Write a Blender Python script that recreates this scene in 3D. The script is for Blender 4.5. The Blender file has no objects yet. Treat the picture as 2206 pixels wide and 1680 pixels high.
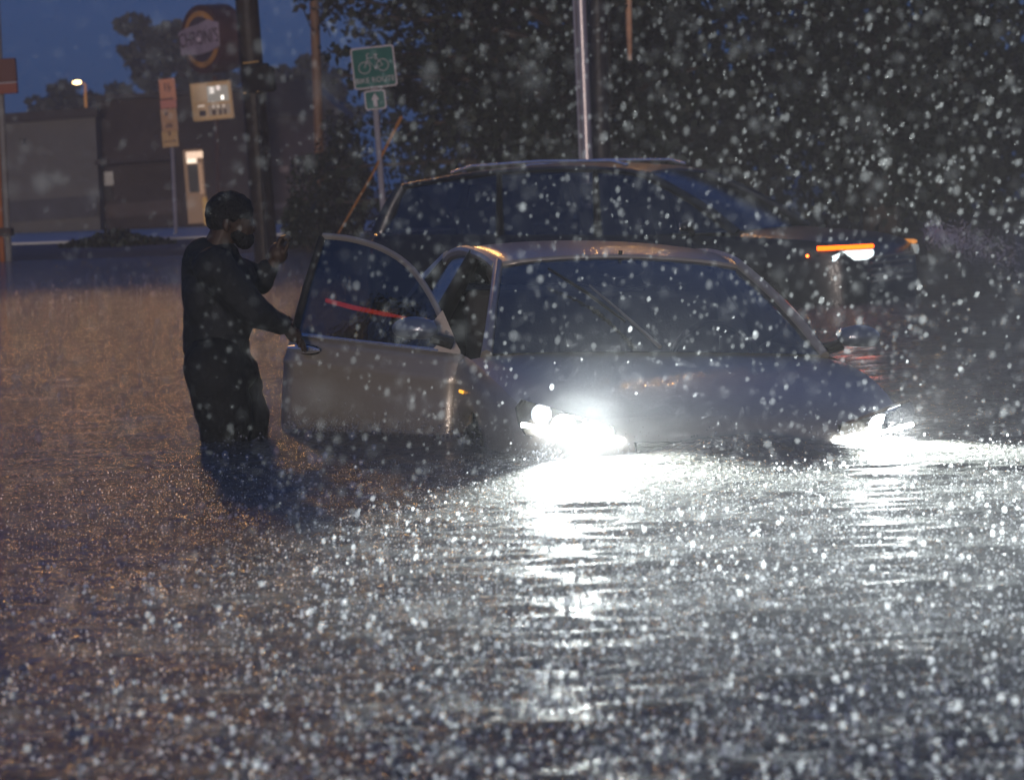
import bpy, bmesh, math, random
import numpy as np
from mathutils import Vector, Matrix, Euler

random.seed(7); rng = np.random.default_rng(7)
SC = bpy.context.scene
COL = SC.collection
PI = math.pi
R = math.radians

# ------------------------------------------------------------------ camera
FPX = 6000.0; IW = 2206; CX, CY = 1103.0, 840.0; CAMH = 1.04
_roll, _pitch = R(2.0), math.atan(445 / FPX)
_r = np.array([1, 0, 0.]); FW = np.array([0, math.cos(_pitch), -math.sin(_pitch)]); _u = np.array([0, math.sin(_pitch), math.cos(_pitch)])
R2 = math.cos(_roll) * _r - math.sin(_roll) * _u
U2 = math.sin(_roll) * _r + math.cos(_roll) * _u
cd = bpy.data.cameras.new('camera'); cam = bpy.data.objects.new('camera', cd); COL.objects.link(cam)
M = Matrix.Identity(4)
for i in range(3):
    M[i][0] = R2[i]; M[i][1] = U2[i]; M[i][2] = -FW[i]
M[2][3] = CAMH
cam.matrix_world = M
cd.sensor_width = 36; cd.lens = FPX / IW * 36
cd.clip_start = 0.1; cd.clip_end = 2000
cd.dof.use_dof = True; cd.dof.focus_distance = 12.6; cd.dof.aperture_fstop = 4.9; cd.dof.aperture_blades = 8
SC.camera = cam

# ------------------------------------------------------------------ dusk sky
SUN_EL, SUN_ROT = R(1.5), R(200)
wd = bpy.data.worlds.new('World'); SC.world = wd; wd.use_nodes = True
nt = wd.node_tree; nt.nodes.clear()
sky = nt.nodes.new('ShaderNodeTexSky'); sky.sky_type = 'NISHITA'; sky.sun_disc = False
sky.sun_elevation = SUN_EL; sky.sun_rotation = SUN_ROT; sky.ozone_density = 6.0; sky.dust_density = 0.6
tint = nt.nodes.new('ShaderNodeMix'); tint.data_type = 'RGBA'; tint.blend_type = 'MULTIPLY'; tint.inputs[0].default_value = 1
tint.inputs[7].default_value = (0.19, 0.54, 0.95, 1)
bg = nt.nodes.new('ShaderNodeBackground'); bg.inputs[1].default_value = 0.14
wo = nt.nodes.new('ShaderNodeOutputWorld')
nt.links.new(sky.outputs[0], tint.inputs[6]); deep = nt.nodes.new('ShaderNodeMix'); deep.data_type = 'RGBA'; deep.inputs[0].default_value = 0.75; deep.inputs[7].default_value = (0.032, 0.15, 0.52, 1)
nt.links.new(tint.outputs[2], deep.inputs[6]); nt.links.new(deep.outputs[2], bg.inputs[0]); nt.links.new(bg.outputs[0], wo.inputs[0])
sl = bpy.data.lights.new('twilight_fill', 'SUN'); sl.energy = 0.58; sl.angle = R(6); sl.color = (1, 0.84, 0.74)  # fill sun added from behind the camera to brighten door and poles
so = bpy.data.objects.new('twilight_fill', sl); COL.objects.link(so)
so.rotation_euler = (R(88), 0, R(-3))

SC.view_settings.view_transform = 'Standard'; SC.view_settings.look = 'None'
SC.view_settings.exposure = 1.2; SC.view_settings.gamma = 1
SC.render.engine = 'CYCLES'
cy = SC.cycles
cy.use_denoising = True
try: cy.denoiser = 'OPENIMAGEDENOISE'
except Exception: pass
cy.max_bounces = 5; cy.diffuse_bounces = 2; cy.glossy_bounces = 3; cy.transmission_bounces = 3
cy.transparent_max_bounces = 12; cy.volume_bounces = 0
cy.sample_clamp_direct = 12; cy.sample_clamp_indirect = 3
cy.volume_step_rate = 2.0; cy.volume_max_steps = 64
cy.caustics_reflective = False; cy.caustics_refractive = False
cy.use_light_tree = True

# ------------------------------------------------------------------ helpers
def ray(px, py): return FW + R2 * (px - CX) / FPX - U2 * (py - CY) / FPX
def W(px, py, Y):                      # the point at depth Y seen at a spot of the photograph
    d = ray(px, py); return Vector(np.array([0, 0, CAMH]) + d * (Y / d[1]))

def tag(o, label=None, cat=None, group=None, kind=None):
    if label: o['label'] = label
    if cat: o['category'] = cat
    if group: o['group'] = group
    if kind: o['kind'] = kind
    return o

def mesh(name, V, F, mat=None, parent=None, smooth=True):
    me = bpy.data.meshes.new(name); me.from_pydata([tuple(v) for v in V], [], [tuple(f) for f in F])
    me.validate(); me.update()
    if smooth: me.shade_smooth()
    o = bpy.data.objects.new(name, me); COL.objects.link(o)
    if mat: me.materials.append(mat)
    if parent: o.parent = parent
    return o

def empty(name, loc=(0, 0, 0), rot=(0, 0, 0)):
    o = bpy.data.objects.new(name, None); COL.objects.link(o); o.location = loc; o.rotation_euler = rot
    o.empty_display_size = 0.1
    return o

class MB:                              # collects shapes that become one mesh
    def __init__(s): s.v = []; s.f = []
    def add(s, V, F):
        n = len(s.v); s.v += [tuple(v) for v in V]; s.f += [tuple(i + n for i in f) for f in F]; return s
    def box(s, c, d, M=None):
        x, y, z = d[0] / 2, d[1] / 2, d[2] / 2
        V = [Vector((sx * x, sy * y, sz * z)) for sx in (-1, 1) for sy in (-1, 1) for sz in (-1, 1)]
        if M: V = [M @ v for v in V]
        V = [v + Vector(c) for v in V]
        return s.add(V, [(0, 1, 3, 2), (4, 6, 7, 5), (0, 4, 5, 1), (2, 3, 7, 6), (0, 2, 6, 4), (1, 5, 7, 3)])
    def tube(s, pts, r, n=8, cap=True, flat=1.0):
        pts = [Vector(p) for p in pts]; rr = r if isinstance(r, (list, tuple)) else [r] * len(pts)
        V = []; F = []; up = None
        for i, p in enumerate(pts):
            t = (pts[min(i + 1, len(pts) - 1)] - pts[max(i - 1, 0)]).normalized()
            if up is None:
                a = Vector((0, 0, 1)) if abs(t.z) < 0.9 else Vector((1, 0, 0)); up = (a - t * a.dot(t)).normalized()
            else: up = (up - t * up.dot(t)).normalized()
            sd = t.cross(up)
            for k in range(n):
                an = 2 * PI * k / n; V.append(p + up * math.cos(an) * rr[i] + sd * math.sin(an) * rr[i] * flat)
        for i in range(len(pts) - 1):
            for k in range(n):
                F.append((i * n + k, i * n + (k + 1) % n, (i + 1) * n + (k + 1) % n, (i + 1) * n + k))
        if cap: F.append(tuple(range(n))[::-1]); F.append(tuple((len(pts) - 1) * n + k for k in range(n)))
        return s.add(V, F)
    def ball(s, c, r, M=None, nu=14, nv=9):
        r = r if isinstance(r, (tuple, list)) else (r, r, r)
        V = []; F = []
        for j in range(nv + 1):
            ph = PI * j / nv
            for k in range(nu):
                th = 2 * PI * k / nu
                v = Vector((r[0] * math.sin(ph) * math.cos(th), r[1] * math.sin(ph) * math.sin(th), r[2] * math.cos(ph)))
                if M: v = M @ v
                V.append(v + Vector(c))
        for j in range(nv):
            for k in range(nu):
                F.append((j * nu + k, (j + 1) * nu + k, (j + 1) * nu + (k + 1) % nu, j * nu + (k + 1) % nu))
        return s.add(V, F)
    def prism(s, poly, t, M=None):     # outline in x,z given a thickness in y
        n = len(poly); V = [Vector((p[0], -t / 2, p[1])) for p in poly] + [Vector((p[0], t / 2, p[1])) for p in poly]
        if M: V = [M @ v for v in V]
        F = [tuple(range(n)), tuple(range(n, 2 * n))[::-1]] + [(i, i + n, (i + 1) % n + n, (i + 1) % n) for i in range(n)]
        return s.add(V, F)
    def xf(s, M): s.v = [tuple(M @ Vector(v)) for v in s.v]; return s
    def build(s, name, mat=None, parent=None, smooth=True, bevel=0):
        o = mesh(name, s.v, s.f, mat, parent, smooth)
        if smooth:
            bm = bmesh.new(); bm.from_mesh(o.data)
            for e in bm.edges:
                if len(e.link_faces) == 2 and e.calc_face_angle(0) > 0.75: e.smooth = False
            bm.to_mesh(o.data); bm.free()
        if bevel:
            b = o.modifiers.new('b', 'BEVEL'); b.width = bevel; b.segments = 2; b.limit_method = 'ANGLE'
        return o

def spline(P, n):
    P = [np.array(p, float) for p in P]; out = []
    m = len(P) - 1
    for i in range(n):
        t = i / (n - 1) * m; k = min(int(t), m - 1); u = t - k
        p0, p1, p2, p3 = P[max(k - 1, 0)], P[k], P[k + 1], P[min(k + 2, m)]
        out.append(0.5 * ((2 * p1) + (-p0 + p2) * u + (2 * p0 - 5 * p1 + 4 * p2 - p3) * u * u + (-p0 + 3 * p1 - 3 * p2 + p3) * u ** 3))
    return out

def mat(name, col, rough=0.6, metal=0.0, bump=0.0, bscale=20, var=0.0, vscale=5, coat=0.0, emis=None, es=0, spec=0.2, wet=0.0):
    m = bpy.data.materials.new(name); m.use_nodes = True; N = m.node_tree; b = N.nodes['Principled BSDF']
    b.inputs['Base Color'].default_value = (*col, 1); b.inputs['Roughness'].default_value = rough; b.inputs['Metallic'].default_value = metal
    b.inputs['Specular IOR Level'].default_value = spec; b.inputs['Coat Weight'].default_value = coat; b.inputs['Coat Roughness'].default_value = 0.06
    tc = N.nodes.new('ShaderNodeTexCoord')
    if var:
        n = N.nodes.new('ShaderNodeTexNoise'); n.inputs['Scale'].default_value = vscale; n.inputs['Detail'].default_value = 5
        r = N.nodes.new('ShaderNodeValToRGB'); r.color_ramp.elements[0].position = 0.3; r.color_ramp.elements[1].position = 0.7
        r.color_ramp.elements[0].color = (*[c * (1 - var) for c in col], 1); r.color_ramp.elements[1].color = (*[min(1, c * (1 + var)) for c in col], 1)
        N.links.new(tc.outputs['Object'], n.inputs['Vector']); N.links.new(n.outputs[0], r.inputs[0]); N.links.new(r.outputs[0], b.inputs['Base Color'])
    if bump:
        n = N.nodes.new('ShaderNodeTexNoise'); n.inputs['Scale'].default_value = bscale; n.inputs['Detail'].default_value = 6
        bp = N.nodes.new('ShaderNodeBump'); bp.inputs['Strength'].default_value = bump; bp.inputs['Distance'].default_value = 0.01
        N.links.new(tc.outputs['Object'], n.inputs['Vector']); N.links.new(n.outputs[0], bp.inputs['Height']); N.links.new(bp.outputs[0], b.inputs['Normal'])
    if wet:                            # beads and runs of rain water
        v = N.nodes.new('ShaderNodeTexVoronoi'); v.inputs['Scale'].default_value = wet
        bp = N.nodes.new('ShaderNodeBump'); bp.inputs['Strength'].default_value = 0.35; bp.inputs['Distance'].default_value = 0.004
        bp.invert = True
        N.links.new(tc.outputs['Object'], v.inputs['Vector']); N.links.new(v.outputs[0], bp.inputs['Height'])
        N.links.new(bp.outputs[0], b.inputs['Coat Normal' if coat else 'Normal'])
    if emis:
        b.inputs['Emission Color'].default_value = (*emis, 1); b.inputs['Emission Strength'].default_value = es
    return m

def glass(name, tintc, gloss=0.5):
    m = bpy.data.materials.new(name); m.use_nodes = True; N = m.node_tree; N.nodes.clear()
    o = N.nodes.new('ShaderNodeOutputMaterial'); t = N.nodes.new('ShaderNodeBsdfTransparent'); g = N.nodes.new('ShaderNodeBsdfGlossy')
    mx = N.nodes.new('ShaderNodeMixShader'); f = N.nodes.new('ShaderNodeFresnel'); f.inputs[0].default_value = 1.5
    t.inputs[0].default_value = (*tintc, 1); g.inputs['Roughness'].default_value = 0.04
    n = N.nodes.new('ShaderNodeTexVoronoi'); n.inputs['Scale'].default_value = 55; bp = N.nodes.new('ShaderNodeBump'); bp.inputs['Strength'].default_value = 0.25; bp.inputs['Distance'].default_value = 0.003
    tc = N.nodes.new('ShaderNodeTexCoord'); N.links.new(tc.outputs['Object'], n.inputs['Vector']); N.links.new(n.outputs[0], bp.inputs['Height'])
    N.links.new(bp.outputs[0], g.inputs['Normal'])
    ad = N.nodes.new('ShaderNodeMath'); ad.operation = 'MULTIPLY_ADD'; ad.inputs[1].default_value = 1.0; ad.inputs[2].default_value = gloss * 0.1; ad.use_clamp = True
    N.links.new(f.outputs[0], ad.inputs[0]); N.links.new(ad.outputs[0], mx.inputs[0]); N.links.new(t.outputs[0], mx.inputs[1]); N.links.new(g.outputs[0], mx.inputs[2]); N.links.new(mx.outputs[0], o.inputs[0])
    return m

def emit(name, col, s):
    m = bpy.data.materials.new(name); m.use_nodes = True; N = m.node_tree; N.nodes.clear()
    o = N.nodes.new('ShaderNodeOutputMaterial'); e = N.nodes.new('ShaderNodeEmission'); e.inputs[0].default_value = (*col, 1); e.inputs[1].default_value = s
    N.links.new(e.outputs[0], o.inputs[0]); return m

MT = dict(
    silver=mat('silver_paint', (0.26, 0.232, 0.195), 0.38, 0.3, coat=0.5, spec=.5, wet=70),
    darkpaint=mat('dark_blue_paint', (0.010, 0.012, 0.018), 0.4, 0.2, coat=0.15, spec=.5, wet=60),
    mirrorshell=mat('mirror_shell', (0.09, 0.11, 0.15), 0.3, 0.3, coat=1.0, spec=.5, wet=90),
    black=mat('black_plastic', (0.012, 0.012, 0.013), 0.45, bump=0.1, bscale=120),
    rubber=mat('rubber', (0.015, 0.015, 0.015), 0.75, bump=0.3, bscale=60),
    seat=mat('seat_cloth', (0.03, 0.03, 0.033), 0.85, bump=0.2, bscale=90),
    chrome=mat('chrome', (0.8, 0.8, 0.81), 0.25, 0.85, wet=120),
    carglass=glass('car_glass', (0.42, 0.45, 0.47), 0.9), doorglass=glass('door_glass', (0.13, 0.14, 0.15), 0.9), lensglass=glass('lamp_cover', (0.92, 0.94, 0.95), 0.2),  # door pane tinted darker to stand for the dark reflection in it
    beige=mat('bare_panel', (0.42, 0.36, 0.30), 0.5, var=0.1),
    reflector=mat('lamp_reflector', (0.85, 0.87, 0.9), 0.18, 1.0, bump=0.6, bscale=90, emis=(0.85, 0.93, 1), es=0.16),
    amber_refl=mat('amber_reflector', (0.8, 0.25, 0.02), 0.3, emis=(1, 0.42, 0.04), es=0.7),
)

# ------------------------------------------------------------------ ground, verge, water
def terrain_z(x, y):
    t = min(1, max(0, (y - 47) / 4)); t = t * t * (3 - 2 * t)
    return -0.66 + t * 0.74
ys = [-20, -8, 0, 4, 8, 12, 16, 20, 26, 32, 38, 44] + list(np.linspace(46, 52, 9)) + [58, 70, 90, 130, 200, 350, 700, 1100]
xs = [-700, -300, -120, -60, -30, -15, -8, -4, 0, 4, 8, 15, 30, 60, 120, 300, 700]
V = [(x, y, terrain_z(x, y)) for y in ys for x in xs]; nx = len(xs)
F = [(j * nx + i, j * nx + i + 1, (j + 1) * nx + i + 1, (j + 1) * nx + i) for j in range(len(ys) - 1) for i in range(nx - 1)]
ground = tag(mesh('ground', V, F, mat('wet_ground', (0.045, 0.042, 0.032), 0.6, bump=0.6, bscale=3, var=0.35, vscale=1.2)), kind='structure')
V = [(x, y, 0.10 + 0.0 * y) for y in (60, 79) for x in (-40, 3)]
pave = tag(MB().box((-20, 69, 0.06), (46, 17, 0.13)).build('pavement', mat('wet_concrete', (0.42, 0.42, 0.40), 0.42, bump=0.25, bscale=2, var=0.12, vscale=0.4), smooth=False), kind='structure')

wm = bpy.data.materials.new('flood_water'); wm.use_nodes = True; N = wm.node_tree; b = N.nodes['Principled BSDF']
b.inputs['Base Color'].default_value = (0.028, 0.025, 0.02, 1); b.inputs['Roughness'].default_value = 0.07; b.inputs['IOR'].default_value = 1.36
tc = N.nodes.new('ShaderNodeTexCoord')
def noise(scale, det, sx=1, sy=1, dist=0.0):
    mp = N.nodes.new('ShaderNodeMapping'); mp.inputs['Scale'].default_value = (sx, sy, 1)
    n = N.nodes.new('ShaderNodeTexNoise'); n.inputs['Scale'].default_value = scale; n.inputs['Detail'].default_value = det; n.inputs['Distortion'].default_value = dist
    N.links.new(tc.outputs['Object'], mp.inputs[0]); N.links.new(mp.outputs[0], n.inputs['Vector']); return n
def bumpn(h, dist, prev=None, s=1.0):
    bp = N.nodes.new('ShaderNodeBump'); bp.inputs['Strength'].default_value = s; bp.inputs['Distance'].default_value = dist
    N.links.new(h, bp.inputs['Height'])
    if prev: N.links.new(prev, bp.inputs['Normal'])
    return bp.outputs[0]
n1 = noise(17, 2, 0.8, 1.2); n2 = noise(50, 2, 0.9, 1.1, 0.3); n3 = noise(120, 2)
vo = N.nodes.new('ShaderNodeTexVoronoi'); vo.inputs['Scale'].default_value = 16; N.links.new(tc.outputs['Object'], vo.inputs['Vector'])
wv = N.nodes.new('ShaderNodeMath'); wv.operation = 'MULTIPLY'; wv.inputs[1].default_value = 55
sn = N.nodes.new('ShaderNodeMath'); sn.operation = 'SINE'
N.links.new(vo.outputs[0], wv.inputs[0]); N.links.new(wv.outputs[0], sn.inputs[0])
c = bumpn(n1.outputs[0], 0.030); c = bumpn(n2.outputs[0], 0.010, c); c = bumpn(n3.outputs[0], 0.0022, c); c = bumpn(sn.outputs[0], 0.0008, c)
N.links.new(c, b.inputs['Normal'])
# the surface is beaten rough by the rain: a second, broad sheen
gl = N.nodes.new('ShaderNodeBsdfGlossy'); gl.inputs['Roughness'].default_value = 0.65; gl.inputs[0].default_value = (0.8, 0.83, 0.8, 1)
c2 = bumpn(n2.outputs[0], 0.03, c); N.links.new(c2, gl.inputs['Normal'])
mw = N.nodes.new('ShaderNodeMixShader'); rw_ = N.nodes.new('ShaderNodeValToRGB'); rw_.color_ramp.elements[0].position = .42; rw_.color_ramp.elements[1].position = .62
rw_.color_ramp.elements[0].color = (.02, .02, .02, 1); rw_.color_ramp.elements[1].color = (.08, .08, .08, 1)
N.links.new(n2.outputs[0], rw_.inputs[0]); N.links.new(rw_.outputs[0], mw.inputs[0]); N.links.new(b.outputs[0], mw.inputs[1]); N.links.new(gl.outputs[0], mw.inputs[2]); N.links.new(mw.outputs[0], N.nodes['Material Output'].inputs[0])

WAVES = [(rng.uniform(-0.9, 0.9) + PI / 2, l, a, rng.uniform(0, 6.28)) for l, a in ((0.9, 0.006), (0.62, 0.005), (0.43, 0.004), (0.31, 0.0035), (0.22, 0.0028), (0.17, 0.0022), (0.14, 0.0018), (0.115, 0.0014))]
WAVES += [(PI / 2 + rng.uniform(-0.12, 0.12), l, a, rng.uniform(0, 6.28)) for l, a in ((0.155, 0.0028), (0.125, 0.0020), (0.19, 0.003))]
def water_h(x, y):
    h = np.zeros_like(x)
    fade = np.clip(1.2 - y / 40, 0.15, 1)
    for a, l, am, p in WAVES:
        ph = 2 * PI / l * (x * math.cos(a) + y * math.sin(a)) + p
        w = np.clip((l * 90 / np.maximum(y, 3)) - 0.6, 0, 1)
        h += am * w * np.sin(ph + 0.9 * np.sin(x * 2.1 + y * 1.3) + 0.6 * np.sin(x * 5.3 - y * 0.9))
    return h * fade * 0.40
yl = [0.5]
while yl[-1] < 14: yl.append(yl[-1] + 0.022)
while yl[-1] < 52: yl.append(yl[-1] * 1.006)
yl = np.array(yl); uu = np.linspace(-1, 1, 261)
hw = 1.6 + yl * 0.36
X = uu[None, :] * hw[:, None]; Y = np.repeat(yl[:, None], 261, 1)
Z = water_h(X, Y)
# the bow of the car pushes up a low mound of water
bx, by = 0.9, 10.55
Z += -0.041 + 0.075 * np.exp(-(((X - bx + 0.04) / 0.36) ** 2) - ((Y - by - .22 - 0.2 * (X - bx)) / 0.3) ** 2)
Vw = np.stack([X, Y, Z], -1).reshape(-1, 3); ny = len(yl)
idx = np.arange(ny * 261).reshape(ny, 261)
Fw = np.stack([idx[:-1, :-1], idx[:-1, 1:], idx[1:, 1:], idx[1:, :-1]], -1).reshape(-1, 4)
me = bpy.data.meshes.new('water'); me.vertices.add(len(Vw)); me.vertices.foreach_set('co', Vw.ravel())
me.loops.add(Fw.size); me.loops.foreach_set('vertex_index', Fw.ravel()); me.polygons.add(len(Fw))
me.polygons.foreach_set('loop_start', np.arange(0, Fw.size, 4)); me.update(calc_edges=True); me.validate(); me.shade_smooth()
water = bpy.data.objects.new('water', me); COL.objects.link(water); me.materials.append(wm); tag(water, kind='structure')

# ------------------------------------------------------------------ cars
def car_body(P, root, paint):
    """P: stations (y, halfwidth, shoulder z, centre-top z, low z); front at y=0"""
    st = spline(P['st'], P['n'])
    cab0, cab1 = P['cabin']; rows = []
    for s in st:
        y, w, zs, zt, zl = s
        arch = zl
        for ay in P['axles']:
            d = abs(y - ay)
            if d < 0.37: arch = max(arch, 0.30 + math.sqrt(0.37 ** 2 - d * d) * 0.98)
        mid = max(arch + 0.01, zl + (zs - zl) * 0.42)
        row = [(w * 0.965, arch), (w * 0.995, mid), (w, mid + (zs - 0.1 - mid) * 0.55), (w * 0.992, zs - 0.085), (w * 0.975, zs - 0.03), (w * 0.94, zs),
               (w * 0.86, zs + (zt - zs) * 0.35), (w * 0.66, zs + (zt - zs) * 0.72), (w * 0.34, zs + (zt - zs) * 0.95), (0, zt)]
        rows.append((y, row))
    nr = 10; V = []
    for y, row in rows:
        for (x, z) in row: V.append((-x, y, z))
        for (x, z) in row[::-1][1:]: V.append((x, y, z))
    m = 2 * nr - 1; body = []; hood = []; low = []
    for j in range(len(rows) - 1):
        yc = (rows[j][0] + rows[j + 1][0]) / 2
        for i in range(m - 1):
            f = (j * m + i, (j + 1) * m + i, (j + 1) * m + i + 1, j * m + i + 1)
            top = 5 <= i < m - 6
            if top and cab0 < yc < cab1: continue
            if P.get('gap') and i < 5 and P['gap'][0] < yc < P['gap'][1]: continue
            (hood if (top and yc <= cab0 and yc > 0.14) else body).append(f)
    body.append(tuple(range(m))); body.append(tuple((len(rows) - 1) * m + k for k in range(m))[::-1])
    def sub(F):
        ids = sorted({i for f in F for i in f}); mp = {k: n for n, k in enumerate(ids)}
        return [V[i] for i in ids], [tuple(mp[i] for i in f) for f in F]
    b = mesh('body', *sub(body), paint, root); h = mesh('bonnet', *sub(hood), paint, root)
    return b, h, rows

def grid_surface(rows, name, mt, parent):
    n = len(rows[0]); V = [p for r in rows for p in r]
    F = [(j * n + i, j * n + i + 1, (j + 1) * n + i + 1, (j + 1) * n + i) for j in range(len(rows) - 1) for i in range(n - 1)]
    return mesh(name, V, F, mt, parent)

def solidify(o, t, off=0):
    s = o.modifiers.new('s', 'SOLIDIFY'); s.thickness = t; s.offset = off; return o

def greenhouse(G, root, paint, frame):
    """G: base/top rails given as lists of (y, x, z) along the side"""
    top = spline([(p[1], p[0], p[2]) for p in G['rail']], 26)        # roof rail on the +x side
    base = G['base']
    # roof between the rails
    rows = []
    for p in top:
        row = []
        for k in range(13):
            u = -1 + 2 * k / 12
            row.append((p[0] * u, p[1], p[2] + G['crown'] * (1 - u * u) ** 0.8))
        rows.append(row)
    i0, i1 = G['roof']; roof = grid_surface(rows[i0:i1 + 1], 'roof', paint, root); solidify(roof, 0.03, -1)
    # windscreen
    ws = []
    t0 = rows[i0]
    for j in range(9):
        v = j / 8; row = []
        for k in range(13):
            u = -1 + 2 * k / 12
            bx = G['wb'][0] * u; by = G['wb'][1] - G['wbow'] * (1 - u * u); bz = G['wb'][2] + 0.015 * (1 - u * u)
            tx, ty, tz = t0[k]; bulge = 0.03 * math.sin(PI * v) * (1 - 0.3 * u * u)
            row.append((bx + (tx * 0.97 - bx) * v, by + (ty - by) * v - bulge * 0.5, bz + (tz - 0.012 - bz) * v + bulge))
        ws.append(row)
    w = grid_surface(ws, 'windscreen', MT['carglass'], root)
    # rear window
    rw = []
    t1 = rows[i1]
    for j in range(5):
        v = j / 4; rw.append([(t1[k][0] + (G['rb'][0] * (-1 + k / 6) - t1[k][0]) * v, t1[k][1] + (G['rb'][1] - t1[k][1]) * v, t1[k][2] - 0.01 + (G['rb'][2] - t1[k][2]) * v) for k in range(13)])
    grid_surface(rw, 'rear_window', MT['carglass'], root)
    for s in (-1, 1):
        # pillars and rails
        pA = [(s * G['wb'][0] * 1.03, G['wb'][1] + 0.02, G['wb'][2] - 0.02)] + [((ws[j][12 if s > 0 else 0][0]) * 1.03, ws[j][0][1] + 0.01, ws[j][0][2] + 0.004) for j in (2, 4, 6, 8)]
        MB().tube([pA[0]] + [tuple(q) for q in pA[1:]], [G['apil'] * 1.25, G['apil'] * 1.0, G['apil'] * .95, G['apil'] * .95, G['apil']], 8, flat=0.62).build('pillar', paint, root)
        MB().tube([(s * p[0] * 1.01, p[1], p[2] - 0.012) for p in top[i0:i1 + 1]], 0.026, 8).build('roof_rail', paint, root)
        e = top[i1]
        MB().tube([(s * e[0], e[1], e[2]), (s * (e[0] + G['rb'][0]) / 2 * 1.02, (e[1] + G['rb'][1]) / 2 + .01, (e[2] + G['rb'][2]) / 2), (s * G['rb'][0] * 1.03, G['rb'][1], G['rb'][2] - .02)], [0.05, 0.075, 0.09], 8, flat=0.6).build('pillar', paint, root)
        for yb in G['bp']:
            k = min(range(len(top)), key=lambda i: abs(top[i][1] - (yb + 0.12)))
            MB().tube([(s * (base[0] - 0.01), yb - 0.02, base[1] - .02), (s * top[k][0], top[k][1], top[k][2] - 0.02)], [0.055, 0.04], 8, flat=0.5).build('pillar', frame, root)
        # side glass panes
        cuts = [G['wb'][1] + 0.08] + list(G['bp']) + [G['rb'][1] - 0.05]
        for a, bb in zip(cuts[:-1], cuts[1:]):
            if s < 0 and G.get('open') and a < G['open']: continue
            rws = []
            for q in np.linspace(a, bb, 10):
                # height of the opening at this y
                zt = None
                if q < top[i0][1]:
                    v = (q - G['wb'][1]) / (top[i0][1] - G['wb'][1]); zt = G['wb'][2] + (top[i0][2] - G['wb'][2]) * v; xt = G['wb'][0] + (top[i0][0] - G['wb'][0]) * v
                elif q > top[i1][1]:
                    v = (q - top[i1][1]) / (G['rb'][1] - top[i1][1]); zt = top[i1][2] + (G['rb'][2] - top[i1][2]) * v; xt = top[i1][0] + (G['rb'][0] - top[i1][0]) * v
                else:
                    k = min(range(len(top)), key=lambda i: abs(top[i][1] - q)); zt = top[k][2]; xt = top[k][0]
                zt = max(zt, base[1] + 0.01)
                rws.append([(s * (base[0] - 0.02 + (xt - base[0] + 0.02) * v), q, base[1] - 0.02 + (zt - 0.02 - base[1] + 0.02) * v) for v in (0, .5, 1)])
            grid_surface(rws, 'window', MT['carglass'], root)
    return rows, ws

def mirror_part(c, sx, root, paint, Mx=None):
    if Mx: sx = -sx
    m = MB()
    m.ball((0, 0, 0), (0.102, 0.058, 0.054), nu=18, nv=12)
    m.v = [(v[0], v[1] if v[1] < 0.03 else 0.03, v[2] if v[2] > -0.043 else -0.043) for v in m.v]
    T = Matrix.Translation(c)
    if Mx: T = T @ Mx
    m.xf(T); o = m.build('mirror', paint, root)
    MB().box((0, 0.034, 0), (0.155, 0.004, 0.075)).xf(T).build('mirror_glass', MT['chrome'], o, bevel=0.002)
    MB().tube([T @ Vector((-sx * 0.07, 0.0, -0.035)), T @ Vector((-sx * 0.16, 0.03, -0.06))], [0.024, 0.028], 8).build('mirror_stalk', MT['black'], o)
    return o

def wheel(c, root, rad=0.31):
    m = MB().tube([(c[0] - .1, c[1], c[2]), (c[0] - .08, c[1], c[2]), (c[0] + .08, c[1], c[2]), (c[0] + .1, c[1], c[2])], [rad - .04, rad, rad, rad - .04], 28)
    w = m.build('wheel', MT['rubber'], root)
    r = MB(); sx = 1 if c[0] > 0 else -1
    r.tube([(c[0] + sx * .1, c[1], c[2]), (c[0] + sx * .112, c[1], c[2])], [0.2, 0.19], 24)
    for k in range(5):
        a = k * 2 * PI / 5; r.box((c[0] + sx * .115, c[1] + math.cos(a) * .1, c[2] + math.sin(a) * .1), (.012, .18, .04), Matrix.Rotation(a, 3, 'X'))
    r.build('rim', MT['chrome'], w)

def seat_part(x, y, z, root):
    m = MB(); m.box((x, y, z), (0.5, 0.5, 0.16)); m.box((x, y + 0.32, z + 0.36), (0.48, 0.13, 0.62), Matrix.Rotation(R(-14), 3, 'X')); m.box((x, y + 0.42, z + 0.78), (0.26, 0.09, 0.17), Matrix.Rotation(R(-10), 3, 'X'))
    return m.build('seat', MT['seat'], root, bevel=0.04)

# --- the stalled sedan, nose in the flood and its passenger door open
sedan = empty('sedan', (0.83, 10.93, -0.622))
def rotm(yaw, pitch, roll): return Matrix.Rotation(yaw, 4, 'Z') @ Matrix.Rotation(pitch, 4, 'X') @ Matrix.Rotation(roll, 4, 'Y')
Msed = Matrix.Translation(sedan.location) @ rotm(R(11.2), R(0.2), R(2.9))
sedan.rotation_euler = Msed.to_euler()
tag(sedan, 'silver saloon car stalled nose-deep in flood water with its headlights on and one door open', 'car')
SP = dict(n=64, cabin=(1.16, 3.75), axles=(0.95, 3.6), gap=(1.30, 2.33), st=[
    (0.0, 0.52, 0.50, 0.60, 0.22), (0.06, 0.66, 0.58, 0.66, 0.2), (0.16, 0.76, 0.66, 0.715, 0.19), (0.35, 0.835, 0.735, 0.775, 0.19), (0.7, 0.875, 0.81, 0.85, 0.19),
    (1.16, 0.885, 0.865, 0.905, 0.19), (1.9, 0.888, 0.905, 0.905, 0.19), (2.8, 0.888, 0.935, 0.93, 0.19), (3.75, 0.875, 0.955, 0.98, 0.2),
    (4.2, 0.84, 0.95, 0.985, 0.22), (4.48, 0.76, 0.90, 0.955, 0.25), (4.58, 0.64, 0.80, 0.86, 0.3)])
body, bonnet, srows = car_body(SP, sedan, MT['silver'])
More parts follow.
